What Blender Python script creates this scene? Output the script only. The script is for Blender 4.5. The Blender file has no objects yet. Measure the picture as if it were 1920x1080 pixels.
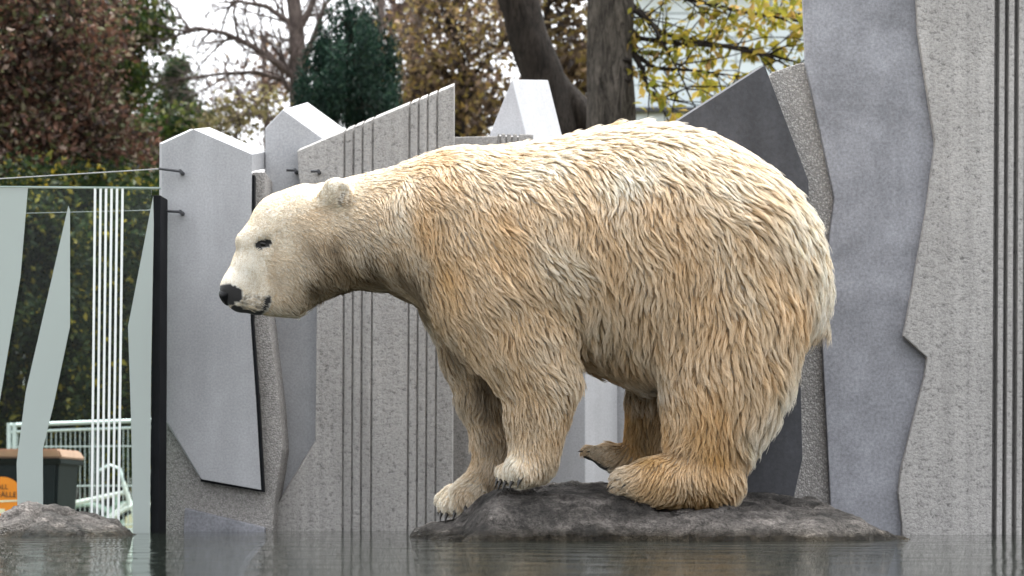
import bpy, bmesh, math, random
import numpy as np
from mathutils import Vector, Matrix, kdtree, noise as mnoise

random.seed(7)
rng = np.random.default_rng(11)
SC = bpy.context.scene
COL = SC.collection

# ------------------------------------------------------------------ camera
F = 3307.0            # focal length in photograph pixels (62 mm on a 36 mm sensor)
H = 0.167             # eye height above the water
HOR = 930.0           # horizon row in the photograph
cam_d = bpy.data.cameras.new('camera')
cam_d.lens = 62.0
cam_d.sensor_width = 36.0
cam_d.shift_y = (HOR - 540.0) / 1920.0
cam_d.clip_start = 0.05
cam_d.clip_end = 500
cam_d.dof.use_dof = True
cam_d.dof.focus_distance = 6.85
cam_d.dof.aperture_fstop = 3.6
cam = bpy.data.objects.new('camera', cam_d)
COL.objects.link(cam)
cam.location = (0, 0, H)
cam.rotation_euler = (math.radians(90), 0, 0)
SC.camera = cam

# ------------------------------------------------------------------ sky and sun (bright overcast)
SUN_DIR = Vector((0.06, 0.16, 1.0)).normalized()     # towards the sun
world = bpy.data.worlds.new('World')
SC.world = world
world.use_nodes = True
wn = world.node_tree
wn.nodes.clear()
sky = wn.nodes.new('ShaderNodeTexSky')
sky.sky_type = 'NISHITA'
sky.sun_disc = False
sky.sun_elevation = math.asin(SUN_DIR.z)
sky.sun_rotation = math.atan2(SUN_DIR.x, SUN_DIR.y)
sky.air_density = 1.0
sky.dust_density = 4.0
hsv = wn.nodes.new('ShaderNodeHueSaturation')
hsv.inputs['Saturation'].default_value = 0.12
bg = wn.nodes.new('ShaderNodeBackground')
bg.inputs['Strength'].default_value = 0.15
wo = wn.nodes.new('ShaderNodeOutputWorld')
wn.links.new(sky.outputs[0], hsv.inputs['Color'])
wn.links.new(hsv.outputs[0], bg.inputs['Color'])
wn.links.new(bg.outputs[0], wo.inputs['Surface'])

sun_d = bpy.data.lights.new('sun', 'SUN')
sun_d.energy = 1.5
sun_d.angle = math.radians(28)
sun_d.color = (1.0, 0.97, 0.92)
sun = bpy.data.objects.new('sun', sun_d)
COL.objects.link(sun)
sun.location = (4, -4, 9)
sun.rotation_euler = SUN_DIR.to_track_quat('Z', 'Y').to_euler()

SC.view_settings.view_transform = 'Standard'
SC.view_settings.look = 'None'
SC.view_settings.exposure = 1.92
SC.view_settings.gamma = 1.0
SC.view_settings.use_curve_mapping = False
SC.cycles.use_denoising = True
SC.cycles.max_bounces = 8
SC.cycles.diffuse_bounces = 4
SC.cycles.transparent_max_bounces = 24

# ------------------------------------------------------------------ helpers
def PX(px, Y): return (px - 960.0) * Y / F
def PZ(py, Y): return H + (HOR - py) * Y / F
def P(px, py, Y): return Vector((PX(px, Y), Y, PZ(py, Y)))

def link(o, parent=None):
    COL.objects.link(o)
    if parent is not None:
        o.parent = parent
    return o

def tag(o, label=None, cat=None, group=None, kind=None):
    if label: o['label'] = label
    if cat: o['category'] = cat
    if group: o['group'] = group
    if kind: o['kind'] = kind
    return o

def mesh_obj(name, verts, faces, mat=None, parent=None, smooth=False):
    me = bpy.data.meshes.new(name)
    me.from_pydata([tuple(v) for v in verts], [], [tuple(f) for f in faces])
    me.validate()
    me.update()
    if mat is not None: me.materials.append(mat)
    if smooth: me.polygons.foreach_set('use_smooth', [True] * len(me.polygons))
    o = bpy.data.objects.new(name, me)
    return link(o, parent)

def fast_mesh(name, V, Q, mat=None, parent=None, smooth=False):
    """V (n,3) float, Q (m,k) int, all faces with k corners"""
    V = np.ascontiguousarray(V, dtype=np.float32); Q = np.ascontiguousarray(Q, dtype=np.int32)
    me = bpy.data.meshes.new(name)
    k = Q.shape[1]
    me.vertices.add(len(V)); me.vertices.foreach_set('co', V.ravel())
    me.loops.add(Q.size); me.loops.foreach_set('vertex_index', Q.ravel())
    me.polygons.add(len(Q))
    me.polygons.foreach_set('loop_start', np.arange(0, Q.size, k, dtype=np.int32))
    me.polygons.foreach_set('use_smooth', np.full(len(Q), smooth, dtype=bool))
    me.update(calc_edges=True)
    if mat is not None: me.materials.append(mat)
    o = bpy.data.objects.new(name, me)
    return link(o, parent)

def bm_obj(name, bm, mat=None, parent=None, smooth=False):
    me = bpy.data.meshes.new(name)
    bm.normal_update()
    bm.to_mesh(me); bm.free()
    if mat is not None: me.materials.append(mat)
    if smooth: me.polygons.foreach_set('use_smooth', [True] * len(me.polygons))
    o = bpy.data.objects.new(name, me)
    return link(o, parent)

def empty(name, loc=(0, 0, 0), parent=None):
    o = bpy.data.objects.new(name, None)
    o.empty_display_size = 0.2
    link(o, parent)
    o.location = loc
    return o

class NT:
    """small helper to write node trees"""
    def __init__(self, name):
        self.m = bpy.data.materials.new(name)
        self.m.use_nodes = True
        self.t = self.m.node_tree
        self.t.nodes.clear()
        self.out = self.t.nodes.new('ShaderNodeOutputMaterial')
    def n(self, typ, inp=None, **props):
        nd = self.t.nodes.new(typ)
        for k, v in props.items(): setattr(nd, k, v)
        for k, v in (inp or {}).items(): self.set(nd, k, v)
        return nd
    def set(self, nd, k, v):
        s = nd.inputs[k]
        if isinstance(v, bpy.types.NodeSocket): self.t.links.new(v, s)
        else: s.default_value = v
    def coord(self, which='Object', scale=(1, 1, 1)):
        c = self.n('ShaderNodeTexCoord')
        mp = self.n('ShaderNodeMapping', {'Vector': c.outputs[which], 'Scale': scale})
        return mp.outputs[0]
    def noise(self, vec, scale, detail=4, rough=0.55, dist=0.0):
        return self.n('ShaderNodeTexNoise', {'Vector': vec, 'Scale': scale, 'Detail': detail, 'Roughness': rough, 'Distortion': dist}).outputs[0]
    def ramp(self, fac, stops, interp='LINEAR'):
        r = self.n('ShaderNodeValToRGB', {'Fac': fac})
        r.color_ramp.interpolation = interp
        el = r.color_ramp.elements
        while len(el) < len(stops): el.new(0.5)
        for e, (p, c) in zip(el, stops):
            e.position = p
            e.color = (c, c, c, 1) if not hasattr(c, '__len__') else (*c[:3], 1)
        return r.outputs[0]
    def mix(self, fac, a, b, blend='MIX'):
        m = self.n('ShaderNodeMix', data_type='RGBA', blend_type=blend)
        self.set(m, 0, fac)
        for idx, v in ((6, a), (7, b)):
            if not isinstance(v, bpy.types.NodeSocket) and len(v) == 3: v = (*v, 1)
            self.set(m, idx, v)
        return m.outputs[2]
    def math(self, op, a, b=0.5):
        m = self.n('ShaderNodeMath', operation=op)
        self.set(m, 0, a); self.set(m, 1, b)
        return m.outputs[0]
    def bump(self, height, strength=0.3, dist=0.01, normal=None):
        b = self.n('ShaderNodeBump', {'Height': height, 'Strength': strength, 'Distance': dist})
        if normal is not None: self.set(b, 'Normal', normal)
        return b.outputs[0]
    def principled(self, color, rough=0.6, normal=None, spec=0.5, metal=0.0, **kw):
        p = self.n('ShaderNodeBsdfPrincipled')
        if not isinstance(color, bpy.types.NodeSocket) and len(color) == 3: color = (*color, 1)
        self.set(p, 'Base Color', color); self.set(p, 'Roughness', rough)
        self.set(p, 'Specular IOR Level', spec); self.set(p, 'Metallic', metal)
        if normal is not None: self.set(p, 'Normal', normal)
        for k, v in kw.items(): self.set(p, k.replace('_', ' '), v)
        self.t.links.new(p.outputs[0], self.out.inputs['Surface'])
        return self.m

def plain(name, color, rough=0.6, metal=0.0, var=0.15, scale=6.0, spec=.4):
    t = NT(name)
    v = t.coord('Object')
    nz = t.noise(v, scale, 5)
    dark = tuple(c * (1 - var) for c in color); lite = tuple(min(1, c * (1 + var)) for c in color)
    col = t.ramp(nz, [(0.3, dark), (0.7, lite)])
    return t.principled(col, rough, metal=metal, spec=spec, normal=t.bump(t.noise(v, scale * 12, 3), 0.08, 0.004))
# ------------------------------------------------------------------ materials of the place
def concrete(name, base, speck=0.0, mott=0.12, rough=0.75, bump=0.15, grain=70, streak=0.1, fine_c=.2):
    t = NT(name)
    v = t.coord('Object')
    big = t.noise(v, 1.6, 6, .62, .6)
    mid = t.noise(v, 7.0, 6, .65)
    fine = t.noise(v, grain, 4, .7)
    sv = t.coord('Object', (5.0, 5.0, .35))
    st = t.noise(sv, 2.2, 5, .6)
    d_ = tuple(c * (1 - mott * 1.5) for c in base); l_ = tuple(c * (1 + mott) for c in base)
    c = t.ramp(big, [(.3, d_), (.7, l_)])
    c = t.mix(1.0, c, t.ramp(mid, [(.25, 1 - mott * .9), (.75, 1 + mott * .3)]), 'MULTIPLY')
    c = t.mix(1.0, c, t.ramp(st, [(.3, 1 - streak), (.65, 1.0)]), 'MULTIPLY')
    c = t.mix(1.0, c, t.ramp(fine, [(.3, 1 - fine_c), (.7, 1 + fine_c * .6)]), 'MULTIPLY')
    h = t.math('ADD', t.math('MULTIPLY', fine, .7), t.math('MULTIPLY', mid, .6))
    if speck > 0:
        vo = t.n('ShaderNodeTexVoronoi', {'Vector': v, 'Scale': 125.0, 'Randomness': 1.0})
        stone = t.ramp(vo.outputs['Color'], [(.1, (.14, .135, .13)), (.35, (.30, .285, .27)), (.6, (.42, .40, .39)), (.9, (.62, .60, .58))])
        edge = t.ramp(vo.outputs['Distance'], [(.3, 1.0), (.7, .5)])
        sc = t.mix(1.0, stone, edge, 'MULTIPLY')
        c = t.mix(speck, c, sc)
        h = t.math('ADD', t.math('MULTIPLY', edge, 1.3), h)
    return t.principled(c, rough, normal=t.bump(h, bump, .012), spec=.3)

def pitted(name, base):
    """rough cast concrete with vertical board texture and pits"""
    t = NT(name)
    v = t.coord('Object')
    big = t.noise(v, 1.2, 6, .6, .4)
    lum = t.noise(t.coord('Object', (20, 20, 26)), 2.0, 6, .75)
    fine = t.noise(v, 95, 4, .7)
    st = t.noise(t.coord('Object', (9, 9, .25)), 2.0, 5, .6)
    c = t.ramp(big, [(.3, tuple(x * .86 for x in base)), (.7, tuple(x * 1.1 for x in base))])
    c = t.mix(1.0, c, t.ramp(st, [(.32, .82), (.6, 1.04)]), 'MULTIPLY')
    c = t.mix(1.0, c, t.ramp(fine, [(.28, .62), (.5, .98), (.75, 1.12)]), 'MULTIPLY')
    c = t.mix(1.0, c, t.ramp(lum, [(.32, .42), (.45, .95), (.7, 1.08)]), 'MULTIPLY')
    h = t.math('ADD', t.math('MULTIPLY', lum, 1.6), t.math('MULTIPLY', fine, .8))
    return t.principled(c, .85, normal=t.bump(h, .5, .014), spec=.25)

M_SMOOTH = concrete('smooth blue grey concrete', (.40, .410, .432), mott=.10, grain=110, bump=.10)
M_SMOOTH2 = concrete('mottled blue grey concrete', (.32, .328, .362), mott=.30, grain=75, bump=.2, fine_c=.32)
M_DARKC = concrete('dark grey concrete', (.080, .083, .094), mott=.22, grain=60, bump=.10, streak=.25)
M_PALE = concrete('pale concrete', (.50, .51, .54), mott=.06, grain=110, bump=.08)
M_AGG = concrete('exposed aggregate', (.46, .445, .43), speck=.55, mott=.10, bump=.5)
M_PIT = pitted('pitted concrete', (.42, .41, .40))
M_PIT2 = pitted('pitted warm concrete', (.45, .438, .428))
M_STEEL = plain('dark steel', (.06, .062, .068), .4, .6, .2, 20)
M_BLACKP = plain('black coated metal', (.008, .009, .011), .75, .0, .3, 8, .15)

def poly_slab(name, pts, Y, ext, mat, parent=None, bevel=.006, flat_y=None):
    """a polygon traced on the plane at distance Y, extruded by ext=(dx, dY, dz): a solid slab"""
    bm = bmesh.new()
    w = [P(x, y, Y) for x, y in pts]
    vs = [bm.verts.new(p) for p in w]
    f = bm.faces.new(vs)
    bm.normal_update()
    if f.normal.y > 0: f.normal_flip()
    r = bmesh.ops.extrude_face_region(bm, geom=[f])
    new = [g for g in r['geom'] if isinstance(g, bmesh.types.BMVert)]
    for v in new: v.co += Vector(ext) if v.co.z > .02 else Vector((ext[0], ext[1], 0))
    bmesh.ops.recalc_face_normals(bm, faces=bm.faces)
    if bevel:
        bmesh.ops.bevel(bm, geom=list(bm.edges), offset=bevel, segments=2, profile=.6, affect='EDGES')
    return bm_obj(name, bm, mat, parent)
BOT = 1125     # traced polygons reach below the water

# ------------------------------------------------------------------ ground, water
bm = bmesh.new()
bmesh.ops.create_grid(bm, x_segments=40, y_segments=40, size=220)
for v in bm.verts: v.co.z = -.62 + .02 * math.sin(v.co.x * .3) * math.cos(v.co.y * .2); v.co.y += 150
t = NT('leaf litter ground')
v = t.coord('Object')
M_GROUND = t.principled(t.ramp(t.noise(v, 3.0, 8, .7), [(.3, (.06, .05, .03)), (.5, (.09, .085, .04)), (.7, (.16, .11, .05))]), .95, normal=t.bump(t.noise(v, 30, 4), .5, .03))
tag(bm_obj('ground', bm, M_GROUND), kind='structure')

bm = bmesh.new()
vs = [bm.verts.new(p) for p in ((-9, -4, 0), (9, -4, 0), (9, 9.2, 0), (-9, 9.2, 0))]
bm.faces.new(vs)
t = NT('pool water')
n1 = t.noise(t.coord('Object', (2.2, 5.5, 1)), 1.0, 3, .5, .3)
n2 = t.noise(t.coord('Object', (7.0, 16.0, 1)), 1.0, 3, .5, .2)
n3 = t.noise(t.coord('Object', (22.0, 40.0, 1)), 1.0, 2, .5)
hgt = t.math('ADD', t.math('MULTIPLY', n1, 1.0), t.math('ADD', t.math('MULTIPLY', n2, .40), t.math('MULTIPLY', n3, .04)))
M_WATER = t.principled((.012, .016, .012), .0, normal=t.bump(hgt, 1.0, .013), spec=.5, IOR=1.33)
tag(bm_obj('water', bm, M_WATER), kind='structure')

# ------------------------------------------------------------------ the concrete wall, slab by slab
# gabled slab with the wire anchors
s1 = empty('concrete_slab', (PX(400, 8.3), 8.3, 0))
tag(s1, 'smooth grey concrete slab with gabled top beside the glass fence, on rough speckled base', 'concrete slab', 'slabs of the enclosure wall')
def under(o, root):
    o.parent = root
    o.matrix_parent_inverse = Matrix.Translation(-Vector(root.location))
    return o
under(poly_slab('panel', [(304, 269), (363, 242), (473, 289), (470, 600), (481, 760), (490, 919), (378, 899), (301, 770)], 8.2, (-.025, .062, .014), M_SMOOTH, bevel=.003), s1)
under(poly_slab('cap', [(304.5, 269), (363, 241.5), (472, 289), (472, 322), (304.5, 322)], 8.2585, (.024, .30, .07), M_SMOOTH, bevel=.004), s1)
under(poly_slab('base', [(299, 640), (474, 322), (497, 322), (500, 560), (524, 760), (530, 842), (514, 945), (506, BOT), (296, BOT)], 8.275, (.0, .4, 0), M_AGG), s1)
under(poly_slab('foot_panel', [(346, 952), (496, 989), (494, BOT), (338, BOT)], 8.225, (.0, .2, 0), M_SMOOTH2), s1)

under(poly_slab('shade_strip', [(471, 328), (477, 328), (474.5, 600), (486, 760), (495, 923), (376, 903), (376, 896), (486, 914), (478, 760), (468, 600)], 8.215, (0, .045, 0), M_BLACKP, bevel=0), s1)  # black strip stands in for shade along the panel's right and lower edges
def rod(name, a, b, r, mat, parent=None, n=8, cap=True):
    a, b = Vector(a), Vector(b)
    q = (b - a).to_track_quat('Z', 'Y')
    L_ = (b - a).length
    V_, F_ = [], []
    for z in (0, L_):
        for k_ in range(n):
            an = 2 * math.pi * k_ / n
            V_.append(a + q @ Vector((math.cos(an) * r, math.sin(an) * r, z)))
    for k_ in range(n):
        k2 = (k_ + 1) % n
        F_.append((k_, k2, n + k2, n + k_))
    F_.append(tuple(range(n))[::-1]); F_.append(tuple(range(n, 2 * n)))
    return mesh_obj(name, V_, F_, mat, parent, False)

def tube_arrays(path, radii, n=8, seed=0, rough=0.0):
    """tapered tube along a path as vertex and quad lists"""
    V_, F_ = [], []
    rr = random.Random(seed)
    prev = Vector((1, 0, 0))
    for i, (p, r) in enumerate(zip(path, radii)):
        p = Vector(p)
        d_ = (Vector(path[min(i + 1, len(path) - 1)]) - Vector(path[max(i - 1, 0)])).normalized()
        u_ = (prev - d_ * prev.dot(d_))
        if u_.length < 1e-4: u_ = d_.orthogonal()
        u_.normalize(); prev = u_
        w_ = d_.cross(u_)
        for k_ in range(n):
            an = 2 * math.pi * k_ / n
            rj = r * (1 + rough * (mnoise.noise(Vector((math.cos(an) * 1.5, math.sin(an) * 1.5, p.z * 2.2 + seed))) ))
            V_.append(p + u_ * math.cos(an) * rj + w_ * math.sin(an) * rj)
    for i in range(len(path) - 1):
        for k_ in range(n):
            k2 = (k_ + 1) % n
            F_.append((i * n + k_, i * n + k2, (i + 1) * n + k2, (i + 1) * n + k_))
    return V_, F_

def anchor(x0, y0, x1, y1, Y, root):
    a = P(x0, y0, Y); b = P(x1, y1, Y)
    o = under(rod('wire_anchor', a, b, .0065, M_STEEL), root)
    bm = bmesh.new()
    bmesh.ops.create_cone(bm, cap_ends=True, segments=12, radius1=.010, radius2=.009, depth=.07,
                          matrix=Matrix.Translation(b + Vector((0, .03, 0))) @ Matrix.Rotation(math.radians(90), 4, 'X'))
    bm2 = bm_obj('bolt', bm, M_STEEL)
    bm2.parent = o
    return o
anchor(298, 316, 338, 321, 8.14, s1)
anchor(280, 394, 338, 397, 8.14, s1)

# taller slab behind it
s2 = empty('concrete_slab', (PX(560, 8.5), 8.5, 0))
tag(s2, 'smooth grey concrete slab with broad white sloping top, behind the bear\'s head', 'concrete slab', 'slabs of the enclosure wall')
under(poly_slab('panel', [(497, 240), (530, 205), (606, 260), (640, 300), (640, BOT), (497, BOT)], 8.52, (.05, .60, .17), M_SMOOTH), s2)
anchor(537, 319, 553, 319, 8.46, s2)

# ribbed slab: strips with real gaps in front of a backing slab
def ribbed(root, top, cuts, x0, x1, Y, left_edge=None, right_edge=None, mat=M_PIT, gap=3.2, ext=(0, .10, .03), back=.016, lean=0.0, matb=None):
    """top = list of (x, y) of the upper line; cuts = groove centres; strips are traced between them"""
    def ty(x): return float(np.interp(x, [a for a, _ in top], [b for _, b in top]))
    edges = [x0] + list(cuts) + [x1]
    for i in range(len(edges) - 1):
        a = edges[i] + (gap / 2 if i else 0); b = edges[i + 1] - (gap / 2 if i < len(edges) - 2 else 0)
        pts = [(a, ty(a))]
        pts += [(x, y) for x, y in top if a < x < b]
        pts += [(b, ty(b))]
        lo_b = [(b - lean, BOT)]; lo_a = [(a - lean, BOT)]
        if i == 0 and left_edge: lo_a = left_edge[::-1]
        if i == len(edges) - 2 and right_edge: lo_b = right_edge
        under(poly_slab('wall_strip', pts + lo_b + lo_a, Y, ext, mat, bevel=.005), root)
    bp = [(x0 + 6, ty(x0 + 6) + 6)] + [(x, y + 5) for x, y in top if x0 + 6 < x < x1 - 6] + [(x1 - 6, ty(x1 - 6) + 6), (x1 - 6 - lean, BOT), ((left_edge[-1][0] if left_edge else x0 - lean) + 40, BOT)]
    if left_edge: bp = [(640, ty(640) + 6), (x1 - 6, ty(x1 - 6) + 6), (x1 - 6, BOT), (640, BOT)]
    under(poly_slab('backing', bp, Y + back, (0, .22, .05), matb or mat, bevel=0), root)
s3 = empty('ribbed_wall', (PX(700, 8.7), 8.4, 0))
tag(s3, 'rough grey concrete wall with slanted top and two bands of vertical grooves', 'concrete wall', 'slabs of the enclosure wall')
ribbed(s3, [(557, 283), (851, 160)], [646, 663, 680, 699, 768, 785, 802, 820], 557, 851, 8.42,
       left_edge=[(560, 330), (588, 480), (594, 560), (591, 830), (521, 945), (514, BOT)], ext=(0, .16, .05), lean=4)
anchor(583, 321, 597, 321, 8.38, s3)
s4 = empty('low_wall', (PX(900, 8.8), 8.8, 0))
tag(s4, 'low rough concrete wall with short grooves between the slanted wall and the pointed slab', 'concrete wall', 'slabs of the enclosure wall')
ribbed(s4, [(838, 257), (932, 255), (934, 250), (1000, 252)], [938, 949, 960, 971], 838, 1000, 8.75, gap=3.5, ext=(0, .2, .02))
# pointed slab
s5 = empty('pointed_slab', (PX(1000, 9.0), 9.0, 0))
tag(s5, 'pointed concrete slab with bright white right face rising above the bear\'s back', 'concrete slab', 'slabs of the enclosure wall')
under(poly_slab('panel', [(960, 148), (990, 268), (1050, 500), (1097, 690), (1098, BOT), (918, BOT), (918, 251)], 9.0, (.195, .50, .115), M_PALE), s5)
under(poly_slab('back_panel', [(1040, 420), (1300, 400), (1320, BOT), (1040, BOT)], 9.55, (0, .2, 0), M_PALE), s5)

# dark slab behind the rump
s6 = empty('dark_slab', (PX(1400, 8.3), 8.3, 0))
tag(s6, 'dark grey smooth concrete slab with slanted peak behind the bear\'s rump', 'concrete slab', 'slabs of the enclosure wall')
under(poly_slab('panel', [(1262, 232), (1434, 122), (1516, 338), (1517, 368), (1500, 640), (1505, 860), (1487, 940), (1470, BOT), (1262, BOT)], 7.56, (-.03, .07, .0), M_DARKC, bevel=.003), s6)

# aggregate strip, tall smooth panel, rough ribbed wall on the right
s7 = empty('tall_wall', (PX(1700, 7.9), 7.9, 0))
tag(s7, 'tall concrete wall with mottled jagged panel, speckled strip and deep vertical grooves', 'concrete wall', 'slabs of the enclosure wall')
under(poly_slab('speckled_strip', [(1420, 300), (1446, 136), (1503, 117), (1585, 117), (1600, 370), (1600, BOT), (1440, BOT)], 7.64, (0, .3, .02), M_AGG), s7)
under(poly_slab('smooth_panel', [(1505, -230), (1506, 0), (1511, 118), (1565, 372), (1556, 440), (1541, 620), (1557, 930), (1562, BOT), (1790, BOT), (1790, -230)], 7.60, (0, .035, 0), M_SMOOTH2, bevel=.004), s7)
edgeR = [(1716, -230), (1719, 0), (1722, 62), (1754, 268), (1736, 400), (1702, 590), (1694, 630), (1739, 670), (1734, 705), (1690, 880), (1685, 925), (1692, 985), (1694, BOT)]
RW = 7.56
under(poly_slab('rough_panel', edgeR + [(1859, BOT), (1867, -230)], RW, (0, .035, 0), M_PIT2, bevel=.005), s7)
for a in (1876, 1894, 1913):
    b = a + 10
    under(poly_slab('wall_strip', [(a, -230), (b, -230), (b - 8, BOT), (a - 8, BOT)], RW + .012, (0, .05, 0), M_PIT2, bevel=.003), s7)
under(poly_slab('wall_strip', [(1931, -230), (2200, -230), (2200, BOT), (1923, BOT)], RW + .01, (0, .05, 0), M_PIT2, bevel=.003), s7)
under(poly_slab('backing', [(1780, -225), (2195, -225), (2195, BOT), (1770, BOT)], RW + .07, (0, .6, 0), M_PIT2, bevel=0), s7)

# ------------------------------------------------------------------ glass fence with frosted bands
t = NT('clear glass')
fz = t.n('ShaderNodeFresnel', {'IOR': 1.18})
tr = t.n('ShaderNodeBsdfTransparent', {'Color': (.90, .96, .93, 1)})
gl = t.n('ShaderNodeBsdfGlossy', {'Color': (1, 1, 1, 1), 'Roughness': .01})
mxn = t.n('ShaderNodeMixShader', {0: fz.outputs[0], 1: tr.outputs[0], 2: gl.outputs[0]})
t.t.links.new(mxn.outputs[0], t.out.inputs['Surface'])
M_GLASS = t.m
t = NT('frosted glass print')
df = t.n('ShaderNodeBsdfDiffuse', {'Color': (.55, .60, .585, 1)})
tl = t.n('ShaderNodeBsdfTranslucent', {'Color': (.55, .61, .59, 1)})
m1 = t.n('ShaderNodeMixShader', {0: .35, 1: df.outputs[0], 2: tl.outputs[0]})
tp = t.n('ShaderNodeBsdfTransparent', {'Color': (.9, .95, .93, 1)})
m2 = t.n('ShaderNodeMixShader', {0: .07, 1: m1.outputs[0], 2: tp.outputs[0]})
t.t.links.new(m2.outputs[0], t.out.inputs['Surface'])
M_FROST = t.m
M_STRIPE = plain('white glass print', (.82, .86, .85), .5, 0, .04)
YG = 8.0
gf = empty('glass_fence', (PX(150, YG), YG, 0))
tag(gf, 'clear glass fence pane printed with frosted leaf shapes and thin white stripes', 'glass fence')
under(poly_slab('pane', [(-140, 350), (283, 352), (281, BOT), (-140, BOT)], YG, (0, .02, 0), M_GLASS, bevel=0), gf)
fr_ = [[(-140, 352), (52, 352), (38, 520), (18, 640), (0, 748), (-30, 900), (-30, BOT), (-140, BOT)],
       [(128, 386), (131, 394), (131, 612), (100, 760), (80, 842), (81, BOT), (36, BOT), (31, 868), (48, 735), (70, 640)],
       [(287, 368), (288, 420), (283, 700), (280, BOT), (252, BOT), (246, 800), (240, 612)]]
for pg in fr_:
    under(poly_slab('frosted_band', pg, YG - .004, (0, .003, 0), M_FROST, bevel=0), gf)
for k_ in range(6):
    a = 176 + k_ * 10.3; b = 168 + k_ * 10.0
    under(poly_slab('white_stripe', [(a, 353), (a + 4.4, 353), (b + 4.4, BOT), (b, BOT)], YG - .004, (0, .003, 0), M_STRIPE, bevel=0), gf)
under(poly_slab('post', [(287, 366), (301, 366), (297, BOT), (280, BOT)], YG + .03, (.01, .12, 0), M_BLACKP, bevel=.003), gf)
rail = under(poly_slab('top_edge', [(-140, 347.5), (300, 350.5), (300, 353), (-140, 350)], YG - .006, (0, .03, 0), plain('glass edge', (.35, .45, .42), .2), bevel=0), gf)
M_WIRE = plain('steel wire', (.30, .30, .31), .35, .8, .1, 30)
w1 = rod('steel_wire', P(-160, 345, 8.10), P(304, 316.5, 8.14), .0028, M_WIRE)
tag(w1, 'thin steel wire sloping above the top edge of the glass fence', 'wire')
w2 = rod('steel_wire', P(-160, 405, 8.06), P(290, 394, 8.10), .0022, M_WIRE)
tag(w2, 'thin steel wire running behind the glass just below its top edge', 'wire')

# ------------------------------------------------------------------ rocks
def rock_mat(name, wet=.06):
    t = NT(name)
    v = t.coord('Object')
    big = t.noise(v, 4.0, 7, .65, .5)
    mid = t.noise(v, 16, 6, .7)
    fine = t.noise(v, 90, 4, .7)
    c = t.ramp(big, [(.36, (.075, .069, .064)), (.5, (.20, .182, .167)), (.62, (.40, .365, .34))])
    c = t.mix(1.0, c, t.ramp(mid, [(.36, .35), (.5, 1.0), (.66, 1.45)]), 'MULTIPLY')
    c = t.mix(1.0, c, t.ramp(fine, [(.3, .45), (.5, 1.0), (.7, 1.5)]), 'MULTIPLY')
    sp_ = t.n('ShaderNodeSeparateXYZ', {'Vector': t.n('ShaderNodeNewGeometry').outputs['Position']})
    lev = t.math('ADD', sp_.outputs['Z'], t.math('MULTIPLY', mid, .05))
    rd_ = t.n('ShaderNodeTexNoise', {'Vector': t.coord('Object', (1, 1, 3.5)), 'Scale': 9.0, 'Detail': 7.0, 'Roughness': .62}, noise_type='RIDGED_MULTIFRACTAL').outputs[0]
    c = t.mix(1.0, c, t.ramp(rd_, [(.12, .55), (.4, 1.05), (.8, 1.25)]), 'MULTIPLY')
    wetm = t.ramp(lev, [(.040, 0.0), (.085, 1.0)])
    c = t.mix(wetm, t.mix(1.0, c, (.30, .28, .22), 'MULTIPLY'), c)
    ro = t.n('ShaderNodeMapRange', {'Value': wetm, 'To Min': .22, 'To Max': .8}).outputs[0]
    vc = t.n('ShaderNodeTexVoronoi', {'Vector': t.n('ShaderNodeVectorMath', {0: v, 1: t.n('ShaderNodeTexNoise', {'Vector': v, 'Scale': 7.0, 'Detail': 4.0}).outputs['Color']}, operation='ADD').outputs[0], 'Scale': 5.5}, feature='DISTANCE_TO_EDGE')
    crack = t.ramp(vc.outputs['Distance'], [(.0, 0.0), (.02, 1.0)])
    c = t.mix(1.0, c, t.ramp(vc.outputs['Distance'], [(.0, .5), (.015, 1.0)]), 'MULTIPLY')
    h = t.math('ADD', t.math('ADD', t.math('MULTIPLY', rd_, .8), t.math('MULTIPLY', crack, .5)), t.math('ADD', t.math('MULTIPLY', mid, 1.4), t.math('MULTIPLY', fine, 1.3)))
    return t.principled(c, ro, normal=t.bump(h, 1.0, .04), spec=.45)
M_ROCK = rock_mat('wet grey rock')

RB = np.array([(740, -.06), (765, .02), (800, .058), (850, .074), (872, .105), (888, .140), (905, .178), (940, .195), (980, .205), (1050, .215), (1145, .226), (1230, .222), (1300, .205),
               (1400, .178), (1500, .168), (1545, .155), (1580, .125), (1620, .075), (1660, .035), (1700, .008), (1740, -.06)])
RM = np.array([(740, -.10), (790, -.03), (830, .012), (872, .022), (890, .075), (910, .140), (935, .176), (975, .184), (1040, .176), (1120, .158), (1180, .142), (1270, .136), (1380, .136),
               (1450, .128), (1520, .110), (1580, .075), (1630, .03), (1700, -.01), (1740, -.08)])
def rock_height(x, y):
    pxm = 960 + x * F / 7.0
    zb_ = np.interp(pxm, RB[:, 0], RB[:, 1]); zm_ = np.interp(pxm, RM[:, 0], RM[:, 1])
    yf = 6.50 + .05 * math.sin(x * 5.0) + .03 * math.sin(x * 13 + 1)
    if pxm > 1500: yf += (pxm - 1500) / 200 * .18
    if y >= 7.2:
        u_ = max(0, (y - 7.42) / .3)
        z = zb_ - .30 * u_ * u_
    elif y >= 6.76:
        u_ = (y - 6.76) / .44
        u_ = u_ * u_ * (3 - 2 * u_)
        z = zm_ + (zb_ - zm_) * u_
    else:
        u_ = (6.76 - y) / (6.76 - yf)
        z = zm_ - (max(zm_, 0) + .02) * u_ ** 1.9 - .01 * u_ if u_ < 1 else -.03 - .5 * (yf - y)
        if u_ >= 1: z = min(z, -.03)
    return z
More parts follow.
